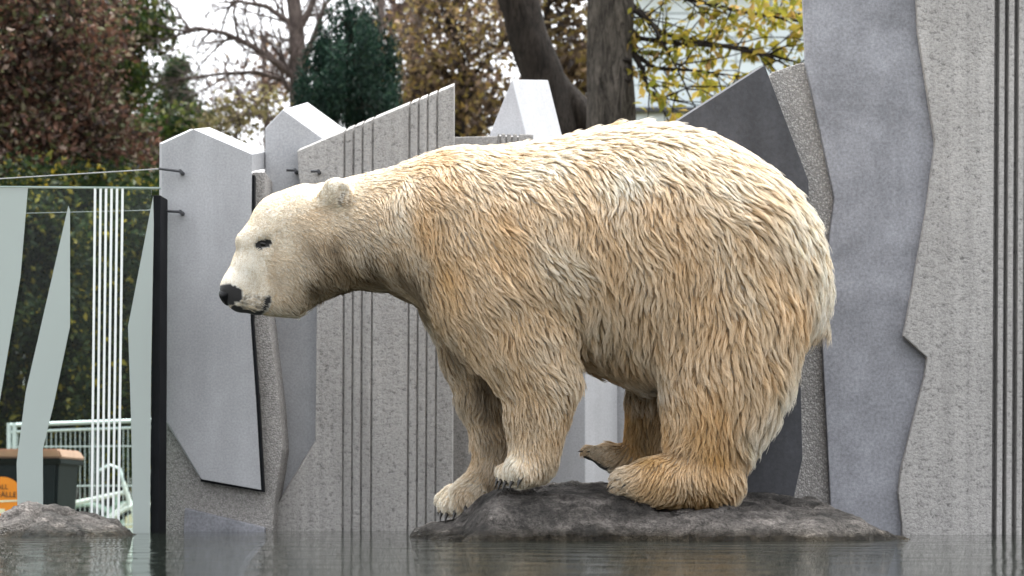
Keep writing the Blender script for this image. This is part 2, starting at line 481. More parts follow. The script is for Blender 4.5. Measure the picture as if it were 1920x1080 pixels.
def rock_mesh(name, x0, x1, y0, y1, hf, step, amp, seed, mat):
    nx = int((x1 - x0) / step) + 1; ny = int((y1 - y0) / step) + 1
    V_ = np.zeros((nx, ny, 3))
    for i in range(nx):
        for j in range(ny):
            x = x0 + i * step; y = y0 + j * step
            z = hf(x, y)
            pv = Vector((x * 3.2, y * 3.2, seed))
            f1 = mnoise.fractal(pv, .9, 2.1, 5)
            rg = 1 - abs(mnoise.noise(Vector((x * 5.5 + y * 3, y * 9.0, seed + 4)))) * 2
            f2 = mnoise.hetero_terrain(Vector((x * 13, y * 13, seed)), .8, 2.2, 4, .5) - .6
            a_ = amp * (1.0 if z < .5 else 1)
            z += a_ * (.55 * f1 - .55 * max(0, rg - .72) + .35 * f2)
            vd, vp = mnoise.voronoi(Vector((x * 4.2 + .35 * f1, y * 6.5 + .35 * f1, seed)))
            z += (mnoise.cell(vp[0] * 3.7) - .5) * .55 * amp - .5 * amp * max(0, 1 - (vd[1] - vd[0]) / .09)
            jx = .010 * mnoise.noise(Vector((x * 14, y * 14, seed + 9)))
            V_[i, j] = (x + jx, y + .5 * jx, z)
    idx_ = np.arange(nx * ny).reshape(nx, ny)
    Q_ = np.stack([idx_[:-1, :-1], idx_[1:, :-1], idx_[1:, 1:], idx_[:-1, 1:]], -1).reshape(-1, 4)
    return fast_mesh(name, V_.reshape(-1, 3), Q_, mat, None, True)
rk = rock_mesh('boulder', PX(745, 7), PX(1735, 7), 6.36, 7.72, rock_height, .0095, .024, 3.3, M_ROCK)
tag(rk, 'low dark wet rock at the waterline carrying the polar bear', 'rock')
LR = np.array([(-200, .05), (-60, .07), (0, .075), (60, .10), (105, .115), (150, .085), (200, .045), (235, .015), (262, -.05)])
def left_rock(x, y):
    pxm = 960 + x * F / 7.5
    z = np.interp(pxm, LR[:, 0], LR[:, 1])
    u_ = (y - 7.5) / .32
    return z + .02 - (.11) * u_ * u_
rk2 = rock_mesh('boulder', PX(-180, 7.5), PX(275, 7.5), 7.1, 7.93, left_rock, .0115, .034, 8.1, M_ROCK)
tag(rk2, 'small flat brownish rock in the water before the glass fence', 'rock')
# ------------------------------------------------------------------ polar bear
YB = 7.05                       # distance of the bear's spine
MB_ = YB / F                    # metres per photograph pixel on that plane

def smin(a, b, k):
    h = np.maximum(k - np.abs(a - b), 0.0) / k
    return np.minimum(a, b) - h * h * k * 0.25

class Field:
    def __init__(self, lo, hi, res):
        self.lo = np.array(lo); self.res = res
        self.n = np.ceil((np.array(hi) - self.lo) / res).astype(int) + 1
        self.v = np.full(self.n, 9.0, dtype=np.float32)
        self.ax = [self.lo[i] + res * np.arange(self.n[i]) for i in range(3)]
    def box(self, lo, hi):
        i0 = np.clip(np.floor((np.array(lo) - self.lo) / self.res).astype(int), 0, self.n)
        i1 = np.clip(np.ceil((np.array(hi) - self.lo) / self.res).astype(int) + 1, 0, self.n)
        sl = tuple(slice(a, b) for a, b in zip(i0, i1))
        X = self.ax[0][sl[0]][:, None, None]; Y = self.ax[1][sl[1]][None, :, None]; Z = self.ax[2][sl[2]][None, None, :]
        return sl, X, Y, Z
    def seg(self, a, b, k=0.05, cut=False):
        """a, b = (x, y, z, radius in the side plane, half width in y): elliptic round cone"""
        a = np.array(a, float); b = np.array(b, float)
        m = max(a[3], b[3], a[4], b[4]) + k + 0.02
        lo = np.minimum(a[:3], b[:3]) - m; hi = np.maximum(a[:3], b[:3]) + m
        sl, X, Y, Z = self.box(lo, hi)
        dx, dz = b[0] - a[0], b[2] - a[2]
        L2 = dx * dx + dz * dz + 1e-9
        t = np.clip(((X - a[0]) * dx + (Z - a[2]) * dz) / L2, 0, 1)
        cx, cz, cy = a[0] + dx * t, a[2] + dz * t, a[1] + (b[1] - a[1]) * t
        r, w = a[3] + (b[3] - a[3]) * t, a[4] + (b[4] - a[4]) * t
        q = np.sqrt(((X - cx) ** 2 + (Z - cz) ** 2) / r ** 2 + ((Y - cy) / w) ** 2 + 1e-12)
        d = (q - 1) * np.minimum(r, w)
        if cut: self.v[sl] = -smin(-self.v[sl], d, k)
        else: self.v[sl] = smin(self.v[sl], d, k)
    def chain(self, pts, k=0.05):
        for a, b in zip(pts[:-1], pts[1:]): self.seg(a, b, k)
    def surface(self):
        v = self.v; s = v < 0
        nx, ny, nz = v.shape
        c = np.zeros((nx - 1, ny - 1, nz - 1), np.int8)
        for i in (0, 1):
            for j in (0, 1):
                for l in (0, 1):
                    c += s[i:nx - 1 + i, j:ny - 1 + j, l:nz - 1 + l]
        act = np.argwhere((c > 0) & (c < 8))
        idx = np.full(c.shape, -1, np.int64)
        idx[act[:, 0], act[:, 1], act[:, 2]] = np.arange(len(act))
        acc = np.zeros((len(act), 3)); cnt = np.zeros(len(act))
        corners = [(i, j, l) for i in (0, 1) for j in (0, 1) for l in (0, 1)]
        for a in corners:
            for ax in range(3):
                if a[ax]: continue
                b = list(a); b[ax] = 1
                va = v[act[:, 0] + a[0], act[:, 1] + a[1], act[:, 2] + a[2]]
                vb = v[act[:, 0] + b[0], act[:, 1] + b[1], act[:, 2] + b[2]]
                m = (va < 0) != (vb < 0)
                t = np.where(m, va / np.where(m, va - vb, 1), 0)
                p = np.tile(np.array(a, float), (len(act), 1)); p[:, ax] += t
                acc[m] += p[m]; cnt[m] += 1
        V = self.lo + self.res * (act + acc / cnt[:, None])
        quads = []
        for ax in range(3):
            o1, o2 = [(1, 2), (2, 0), (0, 1)][ax]
            sa = np.take(s, range(0, v.shape[ax] - 1), ax); sb = np.take(s, range(1, v.shape[ax]), ax)
            e = np.argwhere(sa != sb)
            e = e[(e[:, o1] > 0) & (e[:, o2] > 0) & (e[:, o1] < v.shape[o1] - 1) & (e[:, o2] < v.shape[o2] - 1)]
            def cell(d1, d2):
                q = e.copy(); q[:, o1] -= d1; q[:, o2] -= d2
                return idx[q[:, 0], q[:, 1], q[:, 2]]
            q = np.stack([cell(1, 1), cell(0, 1), cell(0, 0), cell(1, 0)], 1)
            flip = ~sa[e[:, 0], e[:, 1], e[:, 2]]
            q[flip] = q[flip][:, ::-1]
            quads.append(q)
        return V, np.concatenate(quads)

def W(px, py, dy, r, w):
    """photograph pixel on the plane dy behind the spine, radius in pixels, half width in metres"""
    Y = YB + dy
    return (PX(px, Y), Y, PZ(py, Y), r * Y / F, w)

fld = Field((PX(385, YB), YB - 0.56, -0.02), (PX(1580, YB), YB + 0.56, PZ(205, YB)), 0.0105)

# trunk and neck: upper line, under line and half width for each column
T = np.array([
    (570, 395, 500, .07), (600, 350, 540, .125), (660, 332, 541, .160), (720, 322, 543, .185), (780, 302, 566, .225), (820, 288, 600, .27),
    (860, 281, 640, .315), (900, 282, 668, .345), (960, 279, 680, .385), (1020, 271, 680, .41), (1080, 258, 682, .42),
    (1140, 244, 702, .41), (1200, 237, 728, .415), (1260, 241, 730, .415), (1320, 256, 722, .40), (1380, 285, 712, .38),
    (1430, 318, 695, .35), (1475, 357, 668, .30), (1510, 402, 640, .24), (1530, 450, 612, .175), (1539, 490, 585, .115), (1543, 520, 555, .05)])
sl, X, Y, Z = fld.box((PX(560, YB), YB - .5, 0), (PX(1560, YB), YB + .5, 2))
xs = PX(T[:, 0], YB)
def col_(c): return np.interp(X, xs, c)
zt, zb, ww = col_(PZ(T[:, 1], YB)), col_(PZ(T[:, 2], YB)), col_(T[:, 3])
zc, hh = (zt + zb) / 2, (zt - zb) / 2
# widest a little below the middle
u = (Z - zc) / hh
wv = ww * (1 - 0.10 * np.clip(u, 0, 1) + 0.04 * np.clip(-u, 0, 1))
pe = 2.25
q = (np.abs(u) ** pe + np.abs((Y - YB) / wv) ** pe + 1e-12) ** (1 / pe)
d = (q - 1) * np.minimum(hh, ww)
d = np.where((X < xs[0]) | (X > xs[-1]), np.maximum(d, np.maximum(xs[0] - X, X - xs[-1])), d)
fld.v[sl] = smin(fld.v[sl], d.astype(np.float32), 0.05)

# head
fld.chain([W(630, 438, 0, 92, .140), W(572, 428, 0, 78, .138), W(532, 430, 0, 63, .120), W(495, 458, 0, 45, .098)], 0.03)
fld.chain([W(495, 458, 0, 45, .092), W(474, 496, 0, 36, .074), W(452, 535, 0, 33, .064), W(456, 556, 0, 30, .056)], 0.022)
fld.seg(W(432, 545, 0, 17, .036), W(448, 556, 0, 22, .045), 0.03)                                        # nose end
fld.chain([W(484, 574, 0, 17, .046), W(545, 556, 0, 34, .080), W(610, 500, 0, 55, .135)], 0.035)      # lower jaw and cheek
fld.seg(W(500, 500, 0, 48, .075), W(520, 540, 0, 44, .08), 0.03)                                        # fills the cheek behind the lips
for s in (-1, 1):
    fld.seg(W(456, 452, .050 * s, 14, .024), W(500, 440, .085 * s, 17, .026), 0.03)        # brow ridge
    fld.seg(W(560, 485, .085 * s, 48, .050), W(600, 465, .095 * s, 58, .055), 0.06)        # cheek
    fld.seg(W(497, 458, .118 * s, 11, .022), W(490, 461, .112 * s, 10, .022), 0.02, cut=True)   # eye socket
    # ear: a round flap with a hollow
    fld.seg(W(606, 388, .115 * s, 22, .030), W(630, 362, .152 * s, 29, .024), 0.015)
    fld.seg(W(632, 380, .182 * s, 9, .030), W(643, 358, .188 * s, 13, .034), 0.008, cut=True)

# shoulders, thighs
for s in (-1, 1):
    fld.seg(W(850, 420, .20 * s, 90, .13), W(930, 560, .24 * s, 105, .145), 0.16)
    fld.seg(W(1350, 470, .22 * s, 130, .16), W(1370, 610, .25 * s, 125, .155), 0.10)

# legs: near side (-) and far side (+)
fld.chain([W(935, 570, -.25, 108, .140), W(985, 650, -.27, 86, .125), W(1014, 718, -.27, 66, .110), W(1006, 785, -.27, 52, .100),
           W(1003, 835, -.27, 40, .090), W(1000, 862, -.27, 36, .092)], 0.05)
fld.chain([W(860, 575, .20, 66, .130), W(882, 665, .22, 50, .115), W(906, 750, .24, 44, .100), W(924, 825, .24, 35, .088), W(922, 868, .24, 34, .088)], 0.05)
fld.chain([W(1370, 620, -.25, 120, .155), W(1362, 705, -.27, 108, .140), W(1346, 770, -.27, 88, .125), W(1326, 830, -.27, 68, .110),
           W(1316, 880, -.27, 56, .100)], 0.06)
fld.chain([W(1300, 610, .22, 110, .15), W(1235, 755, .25, 50, .115), W(1222, 815, .25, 40, .095), W(1212, 858, .25, 33, .085)], 0.06)

def paw(heel, toe, wid, k=0.02, spread=1.0, turn=0.0):
    """heel and toe as (px, py, dy, r): five toes fan out from the ball of the foot"""
    hb = np.array(heel); tb = np.array(toe)
    ball = hb + (tb - hb) * 0.62
    fld.seg(W(*hb[:3], hb[3], wid * .8), W(*ball[:3], (hb[3] + tb[3]) / 2, wid), 0.05)
    tips = []
    for i in range(5):
        o = (i - 2) / 2.0
        reach = 1.0 - 0.16 * o * o
        end = hb + (tb - hb) * reach
        ct, st = math.cos(turn), math.sin(turn) * F / YB
        a = W(ball[0] - o * wid * .70 * st, ball[1], ball[2] + o * wid * .70 * ct, tb[3] * .8, wid * .25)
        b = W(end[0] - o * wid * .88 * spread * st, end[1] - 3 * o * o, end[2] + o * wid * .88 * spread * ct, tb[3] * .66, wid * .19)
        fld.seg(a, b, k)
        tips.append(b)
    return tips
claw_tips = []
claw_tips.append(('near_front', paw((1004, 868, -.27, 36), (958, 893, -.33, 26), .105, .010, turn=.50)))
claw_tips.append(('far_front', paw((915, 890, .24, 30), (846, 951, .16, 26), .115, .010, turn=.55)))
claw_tips.append(('near_hind', paw((1345, 902, -.27, 40), (1172, 902, -.28, 40), .115)))
claw_tips.append(('far_hind', paw((1205, 872, .25, 30), (1103, 848, .25, 21), .100)))
fld.seg(W(1345, 905, -.27, 38, .10), W(1230, 905, -.27, 36, .115), 0.05)
fld.seg(W(1515, 560, 0, 24, .05), W(1532, 606, 0, 15, .034), 0.04)       # tail

BV, BQ = fld.surface()

def fld_at(p):
    g = (np.asarray(p) - fld.lo) / fld.res
    i = np.clip(np.floor(g).astype(int), 0, fld.n - 2); f = g - i
    out = 0
    for a in (0, 1):
        for b in (0, 1):
            for c in (0, 1):
                wgt = (f[..., 0] if a else 1 - f[..., 0]) * (f[..., 1] if b else 1 - f[..., 1]) * (f[..., 2] if c else 1 - f[..., 2])
                out = out + wgt * fld.v[i[..., 0] + a, i[..., 1] + b, i[..., 2] + c]
    return out
def fld_grad(p, e=0.012):
    p = np.asarray(p, float); g = np.zeros_like(p)
    for ax in range(3):
        dv = np.zeros(3); dv[ax] = e
        g[..., ax] = fld_at(p + dv) - fld_at(p - dv)
    return g / (np.linalg.norm(g, axis=-1, keepdims=True) + 1e-9)
def hit(px, py):
    """first body point on the sight line through a photograph pixel"""
    ys = np.linspace(YB - .52, YB + .4, 700)
    pts = np.stack([PX(px, ys), ys, PZ(py, ys)], -1)
    v = fld_at(pts)
    i = np.argmax(v < 0)
    return pts[i], fld_grad(pts[i])
def unpx(p):
    return 960 + p[..., 0] * F / p[..., 1], HOR - (p[..., 2] - H) * F / p[..., 1]
# ------------------------------------------------------------------ coat: direction, length, colour by region
# (px, py, flow right, flow down, length m, stain 0..1, painted shade with some dirt 0..1)
CT = np.array([
    (430, 520, .35, -.9, .006, .00, .0), (470, 500, .45, -.8, .007, .00, .0), (490, 540, .6, -.4, .009, .05, .05), (520, 585, .5, .7, .026, .08, .03), (560, 585, .5, .8, .032, .10, .05),
    (450, 440, .8, -.5, .010, .02, .0), (500, 400, .9, -.4, .012, .03, .0), (560, 360, 1, -.1, .014, .04, .0), (530, 470, .8, .35, .015, .08, .0),
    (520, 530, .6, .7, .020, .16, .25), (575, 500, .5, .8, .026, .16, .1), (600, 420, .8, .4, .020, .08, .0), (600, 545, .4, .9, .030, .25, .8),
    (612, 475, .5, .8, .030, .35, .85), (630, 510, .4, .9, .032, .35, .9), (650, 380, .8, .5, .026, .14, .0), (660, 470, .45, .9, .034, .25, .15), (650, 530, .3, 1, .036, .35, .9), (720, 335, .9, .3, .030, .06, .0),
    (730, 420, .6, .8, .036, .22, .0), (700, 530, .3, 1, .038, .35, .8), (760, 540, .3, 1, .042, .4, .9), (790, 310, .8, .5, .036, .30, .0),
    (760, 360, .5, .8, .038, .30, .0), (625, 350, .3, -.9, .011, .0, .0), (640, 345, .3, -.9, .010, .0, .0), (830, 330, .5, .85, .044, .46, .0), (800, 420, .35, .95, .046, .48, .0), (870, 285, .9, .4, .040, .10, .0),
    (900, 420, .5, .85, .052, .36, .0), (850, 520, .45, .9, .055, .50, .05), (950, 520, .62, .8, .056, .38, .0), (1000, 400, .5, .9, .054, .28, .0),
    (1000, 280, .95, .3, .046, .08, .0), (1080, 330, .5, .9, .052, .26, .0), (1060, 480, .55, .85, .058, .10, .0), (1120, 400, .15, 1, .056, .34, .0),
    (1060, 580, .45, .9, .060, .36, .0), (1160, 500, .05, 1, .062, .42, .0), (1130, 620, .05, 1, .080, .28, .0), (1190, 660, .0, 1, .085, .28, .03),
    (1210, 730, .0, 1, .070, .20, .3), (1200, 240, .95, .2, .052, .04, .0), (1180, 310, .5, .85, .055, .18, .0), (1240, 400, .25, 1, .060, .40, .0),
    (1330, 290, .85, .5, .060, .10, .0), (1280, 262, .9, .4, .055, .04, .0), (1100, 268, .9, .4, .05, .06, .0), (1400, 340, .75, .6, .064, .18, .0), (1470, 390, .7, .7, .068, .06, .0), (1330, 390, .35, .95, .062, .42, .0), (1420, 380, .7, .7, .066, .26, .0), (1440, 320, .85, .6, .064, .05, .0),
    (1300, 520, .05, 1, .064, .46, .0), (1420, 500, .45, .9, .068, .42, .0), (1500, 430, .55, .85, .070, .05, .0), (1535, 540, .2, 1, .075, .05, .0),
    (1480, 590, .2, 1, .072, .46, .0), (1350, 640, .02, 1, .070, .50, .0), (1270, 640, -.08, 1, .070, .44, .05), (1450, 690, .3, .95, .078, .42, .0),
    (1480, 720, .45, .9, .085, .03, .0), (1420, 830, .4, .9, .085, .04, .0), (1340, 760, .08, 1, .068, .56, .0), (1275, 770, -.12, 1, .060, .52, .03),
    (1260, 840, -.3, .95, .050, .42, .0), (1340, 840, .1, 1, .055, .60, .0), (1330, 905, .1, 1, .040, .66, .05), (1385, 905, .5, .9, .055, .25, .0),
    (1250, 900, -.5, .8, .036, .55, .0), (1170, 895, -.8, .5, .030, .22, .0),
    (960, 620, .4, .9, .055, .52, .05), (1040, 640, .5, .85, .060, .36, .0), (965, 720, .15, 1, .048, .44, .15), (1050, 720, .55, .85, .058, .36, .0),
    (985, 790, .3, .95, .046, .44, .25), (1045, 790, .55, .85, .050, .34, .0), (1005, 840, .1, 1, .036, .34, .05), (965, 885, -.5, .85, .024, .10, .0), (940, 893, -.6, .8, .016, .05, .0), (1020, 890, .2, .9, .030, .22, .0),
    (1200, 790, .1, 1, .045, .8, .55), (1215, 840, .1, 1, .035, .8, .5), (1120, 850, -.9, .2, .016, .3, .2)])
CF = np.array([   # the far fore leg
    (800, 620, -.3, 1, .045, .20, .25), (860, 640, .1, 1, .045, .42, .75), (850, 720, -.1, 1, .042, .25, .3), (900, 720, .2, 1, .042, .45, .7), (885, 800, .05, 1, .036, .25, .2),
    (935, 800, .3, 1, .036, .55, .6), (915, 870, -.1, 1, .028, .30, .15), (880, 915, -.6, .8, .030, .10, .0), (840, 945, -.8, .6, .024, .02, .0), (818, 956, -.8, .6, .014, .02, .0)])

def table(tab, px, py):
    w = 1.0 / (((px[:, None] - tab[None, :, 0]) ** 2 + (py[:, None] - tab[None, :, 1]) ** 2) + 250.0) ** 1.6
    w /= w.sum(1, keepdims=True)
    return w @ tab[:, 2:]
def coat(p):
    px, py = unpx(p)
    out = np.empty((len(p), 5))
    for i in range(0, len(p), 20000):
        out[i:i + 20000] = table(CT, px[i:i + 20000], py[i:i + 20000])
    far = (p[:, 1] > YB + .10) & (px < 965) & (py > 590)
    if far.any(): out[far] = table(CF, px[far], py[far])
    return out, px, py
def vnoise(p, scale, seed=0):
    """cheap smooth noise from a few sine waves with random directions"""
    r = np.random.default_rng(seed)
    o = np.zeros(len(p))
    for i in range(7):
        k = r.normal(size=3); k /= np.linalg.norm(k)
        o += np.sin(p @ k * scale * (0.6 + 1.0 * r.random()) * 2 * math.pi + r.random() * 6.28)
    return o / 3.0

def bare(px, py, p):
    """1 on naked skin: nose, lips, eye rims, soles"""
    near = p[:, 1] < YB + .3
    nose = (((px - 428) / 27) ** 2 + ((py - 553) / 20) ** 2 < 1)
    lip = np.zeros(len(px), bool)
    L = [(440, 583), (455, 590), (472, 590), (488, 584), (498, 573), (502, 560)]
    for (a, b), (c, d_) in zip(L[:-1], L[1:]):
        t = np.clip(((px - a) * (c - a) + (py - b) * (d_ - b)) / ((c - a) ** 2 + (d_ - b) ** 2), 0, 1)
        lip |= (px - a - t * (c - a)) ** 2 + (py - b - t * (d_ - b)) ** 2 < np.where(px < 470, 11.0, 7.0) ** 2
    lip &= (px < 508)
    eye = (((px - 493) * .94 + (py - 458) * -.3) / 17) ** 2 + (((px - 493) * .3 + (py - 458) * .94) / 9) ** 2 < 1
    eye &= (px < 515)
    sole = (p[:, 1] > YB + .1) & (px > 1085) & (px < 1150) & (py > 848 + (px - 1085) * .45)
    return nose | lip | eye | sole, nose, lip, eye, sole

def fur_colour(p, dat, n):
    stain = np.clip(1.2 * dat[:, 3] + .14 * vnoise(p, 4.0, 3) * (dat[:, 3] > .08) + .06 * vnoise(p, 10.0, 4) * (dat[:, 3] > .08), 0, 1)[:, None]
    shade_dirt = np.clip(dat[:, 4] * (1.0 + .5 * vnoise(p, 9.0, 5)), 0, 1)[:, None]  # shade painted into the coat, with some dirt: under the neck, far legs
    clean = np.array((.95, .915, .83)); yel = np.array((.80, .54, .235)); dark_brown = np.array((.17, .125, .07))
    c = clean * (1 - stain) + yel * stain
    return c * (1 - .8 * shade_dirt) + dark_brown * .8 * shade_dirt

# skin
bd, bpx, bpy_ = coat(BV)
bn = fld_grad(BV)
skin_col = fur_colour(BV, bd, bn)
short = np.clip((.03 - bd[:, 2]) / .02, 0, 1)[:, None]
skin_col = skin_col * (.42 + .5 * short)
bare_m, m_nose, m_lip, m_eye, m_sole = bare(bpx, bpy_, BV)
skin_col[bare_m] = (.018, .017, .018)
spots = (((bpx - 475) / 26) ** 2 + ((bpy_ - 568) / 16) ** 2 < 1) & ~bare_m
skin_col[spots] = skin_col[spots] * np.clip(.75 + .35 * vnoise(BV[spots], 45, 9), .4, 1)[:, None]

t = NT('bear skin')
at = t.n('ShaderNodeAttribute', attribute_name='tint')
M_SKIN = t.principled(at.outputs['Color'], 0.55)

bear = empty('polar_bear', (PX(1000, YB), YB, 0.15))
tag(bear, 'cream polar bear with shaggy wet fur standing on the rock', 'polar bear')
def bear_child(o):
    o.parent = bear
    o.matrix_parent_inverse = Matrix.Translation(-Vector(bear.location))
    return o
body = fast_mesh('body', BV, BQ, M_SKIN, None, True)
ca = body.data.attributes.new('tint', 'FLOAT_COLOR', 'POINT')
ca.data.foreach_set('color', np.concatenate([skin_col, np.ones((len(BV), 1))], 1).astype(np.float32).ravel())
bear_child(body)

# sampling roots on the body
TRI = np.concatenate([BQ[:, [0, 1, 2]], BQ[:, [0, 2, 3]]])
A, B, C = BV[TRI[:, 0]], BV[TRI[:, 1]], BV[TRI[:, 2]]
area = np.linalg.norm(np.cross(B - A, C - A), axis=1) / 2
def scatter(n, prob=None):
    w = area if prob is None else area * prob
    i = rng.choice(len(TRI), n, p=w / w.sum())
    r1 = np.sqrt(rng.random(n)); r2 = rng.random(n)
    return A[i] * (1 - r1)[:, None] + B[i] * (r1 * (1 - r2))[:, None] + C[i] * (r1 * r2)[:, None]
tc = (A + B + C) / 3
td, tpx, tpy = coat(tc)
tn = np.cross(B - A, C - A); tn /= np.linalg.norm(tn, axis=1, keepdims=True) + 1e-9
vis = np.where(tn[:, 1] < .25, 1.0, .30)
vis *= np.where((tc[:, 1] > YB + .12) & (tpy > 600), .8, 1)
dens = np.interp(td[:, 2], [.006, .012, .03, .05, .09], [3.2, 2.6, 1.35, 1.0, 1.0]) * vis
N_STR = 340000
N_CL = 21000
guide_root = scatter(N_CL, np.interp(td[:, 2], [.02, .045, .056, .07], [2.0, 1.3, .95, .5]) * vis)
root = scatter(N_STR, dens)

def frames(p):
    d, px, py = coat(p)
    n = fld_grad(p)
    f = np.stack([d[:, 0], np.zeros(len(p)), -d[:, 1]], 1)
    f /= np.linalg.norm(f, axis=1, keepdims=True) + 1e-9
    ang = .22 * vnoise(p, 4.0, 21) + .16 * vnoise(p, 11.0, 22)
    tng = f - n * (f * n).sum(1, keepdims=True)
    tng /= np.linalg.norm(tng, axis=1, keepdims=True) + 1e-6
    bi = np.cross(n, tng)
    tng = tng * np.cos(ang)[:, None] + bi * np.sin(ang)[:, None]
    bi = np.cross(n, tng)
    return d, px, py, n, tng, bi

gd, gpx, gpy, gn, gt, gb = frames(guide_root)
jit = rng.normal(0, .09, N_CL)
gt = gt * np.cos(jit)[:, None] + gb * np.sin(jit)[:, None]
gb = np.cross(gn, gt)
gL = gd[:, 2] * np.interp(gd[:, 2], [.02, .045], [1.0, 1.10]) * rng.uniform(.8, 1.25, N_CL)
gLift = np.clip(rng.normal(.21, .07, N_CL), .07, .45)
gLift = gLift * np.interp(gd[:, 2], [.055, .07], [1.0, 1.25])
gAmp = .065 * gL * rng.uniform(.4, 1.6, N_CL)
gPh = vnoise(guide_root, 6.0, 31) * 2.5 + rng.uniform(-.8, .8, N_CL)
gKey = rng.random(N_CL)

kd = kdtree.KDTree(N_CL)
# clumps are narrow across the flow and long along it
for i in range(N_CL): kd.insert(guide_root[i], i)
kd.balance()
NB = 9
cand = np.fromiter((i for p in root.tolist() for _, i, _ in kd.find_n(p, NB)), dtype=np.int64, count=N_STR * NB).reshape(N_STR, NB)
dv = root[:, None, :] - guide_root[cand]
al = (dv * gt[cand]).sum(-1)
d2 = (dv ** 2).sum(-1) - .84 * al ** 2 + .3 * (dv * gn[cand]).sum(-1) ** 2
own = cand[np.arange(N_STR), d2.argmin(1)]

rd, rpx, rpy, rn, rt, rb = frames(root)
bm_, _, _, _, _ = bare(rpx, rpy, root)
keep = ~bm_
root, own, rd, rpx, rpy, rn, rt, rb = [a[keep] for a in (root, own, rd, rpx, rpy, rn, rt, rb)]
N = len(root)
K = 7
S = np.linspace(0, 1, K)
clump = np.clip((rd[:, 2] - .012) / .03, 0, 1) * rng.uniform(.62, .95, N)
L = np.where(clump > 0, gL[own], rd[:, 2]) * rng.uniform(.82, 1.08, N)
L = np.minimum(L, rd[:, 2] * 1.9)
rim = (rpx > 1400) | ((rpx < 900) & (rpy > 580) & (rpy < 850) & (root[:, 1] > YB))
stray = rng.random(N) < np.where(rim, .14, .05)
L = np.where(stray, L * np.where(rim, rng.uniform(.9, 1.25, N), 1.12), L); clump = np.where(stray, clump * .4, clump)
mixw = clump[:, None]
tt = rt * (1 - mixw) + gt[own] * mixw; tt /= np.linalg.norm(tt, axis=1, keepdims=True)
nn = rn * (1 - mixw) + gn[own] * mixw; nn /= np.linalg.norm(nn, axis=1, keepdims=True)
bb = np.cross(nn, tt)
lift = gLift[own] * (1 - .15 * rng.random(N)) + rng.normal(0, .03, N)
short = np.clip((.028 - rd[:, 2]) / .016, 0, 1)
lift = lift * (1 - .55 * short)
off = guide_root[own] - root
off -= nn * (off * nn).sum(1, keepdims=True)
off -= .72 * tt * (off * tt).sum(1, keepdims=True)
fr = rng.normal(0, .02, (N, 3)) * L[:, None]
pos = np.empty((N, K, 3), np.float32)
for j, s in enumerate(S):
    hgt = lift * (1 - (1 - s) ** 2) - .10 * s * s
    wave = gAmp[own] * (np.sin(s * 7.5 + gPh[own]) - np.sin(gPh[own])) * clump
    pull = clump * (s ** .85)
    pos[:, j] = root + tt * (L * s * .95)[:, None] + nn * (L * hgt)[:, None] + bb * wave[:, None] + off * pull[:, None] + fr * (s ** 1.5)
root_sink = pos[:, 0] - rn * .002
pos[:, 0] = root_sink
rad0 = np.interp(rd[:, 2], [.006, .02, .05, .09], [.00042, .0006, .00085, .00095]) * rng.uniform(.8, 1.2, N)
taper = np.interp(S, [0, .35, .8, 1], [1.0, 1.0, .7, .22])
radius = (rad0[:, None] * taper[None, :]).astype(np.float32)

t = NT('bear fur')
hi = t.n('ShaderNodeHairInfo')
at = t.n('ShaderNodeAttribute', attribute_name='tint')
alongc = t.ramp(hi.outputs['Intercept'], [(0.0, (.33, .22, .11)), (0.42, (.75, .66, .53)), (0.8, (1, 1, 1))])  # darker brown roots paint in the shade between the locks
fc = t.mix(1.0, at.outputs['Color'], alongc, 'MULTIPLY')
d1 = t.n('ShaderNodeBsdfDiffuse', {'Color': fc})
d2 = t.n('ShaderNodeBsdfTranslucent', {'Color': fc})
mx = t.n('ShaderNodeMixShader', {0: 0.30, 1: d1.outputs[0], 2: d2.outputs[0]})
g1 = t.n('ShaderNodeBsdfGlossy', {'Color': (1, .98, .95, 1), 'Roughness': .42})
mx2 = t.n('ShaderNodeMixShader', {0: 0.045, 1: mx.outputs[0], 2: g1.outputs[0]})
t.t.links.new(mx2.outputs[0], t.out.inputs['Surface'])
M_FUR = t.m

hc = bpy.data.hair_curves.new('fur')
hc.add_curves([K] * N)
hc.attributes['position'].data.foreach_set('vector', pos.ravel())
ra = hc.attributes.get('radius') or hc.attributes.new('radius', 'FLOAT', 'POINT')
ra.data.foreach_set('value', radius.ravel())
col = fur_colour(root, rd, rn)
col = col * (rng.uniform(.88, 1.08, N) * (0.9 + .16 * gKey[own]))[:, None]
col = np.clip(col, 0, .95)
sp = (((rpx - 475) / 28) ** 2 + ((rpy - 567) / 17) ** 2 < 1)
col[sp] *= np.clip(.72 + .35 * vnoise(root[sp], 45, 9), .3, 1)[:, None]
ear_in = ((rpx - 637) / 13) ** 2 + ((rpy - 372) / 22) ** 2 < 1
ear_in = (((rpx - 637) * .9 + (rpy - 374) * .43) / 4.5) ** 2 + (((rpy - 374) * .9 - (rpx - 637) * .43) / 15) ** 2 < 1
col[ear_in] *= .38
ca = hc.attributes.new('tint', 'FLOAT_COLOR', 'CURVE')
ca.data.foreach_set('color', np.concatenate([col, np.ones((N, 1))], 1).astype(np.float32).ravel())
hc.materials.append(M_FUR)
fur = bpy.data.objects.new('fur', hc)
link(fur)
bear_child(fur)

# eyes, nose, claws
M_BLACK = NT('wet black skin')
M_BLACK = M_BLACK.principled((.007, .007, .008), 0.42, spec=.15, normal=M_BLACK.bump(M_BLACK.noise(M_BLACK.coord('Object'), 160, 3), .25, .002))
M_EYE = NT('eye'); M_EYE = M_EYE.principled((.006, .005, .004), 0.06)
M_CLAW = NT('claw'); M_CLAW = M_CLAW.principled((.02, .018, .016), 0.35)

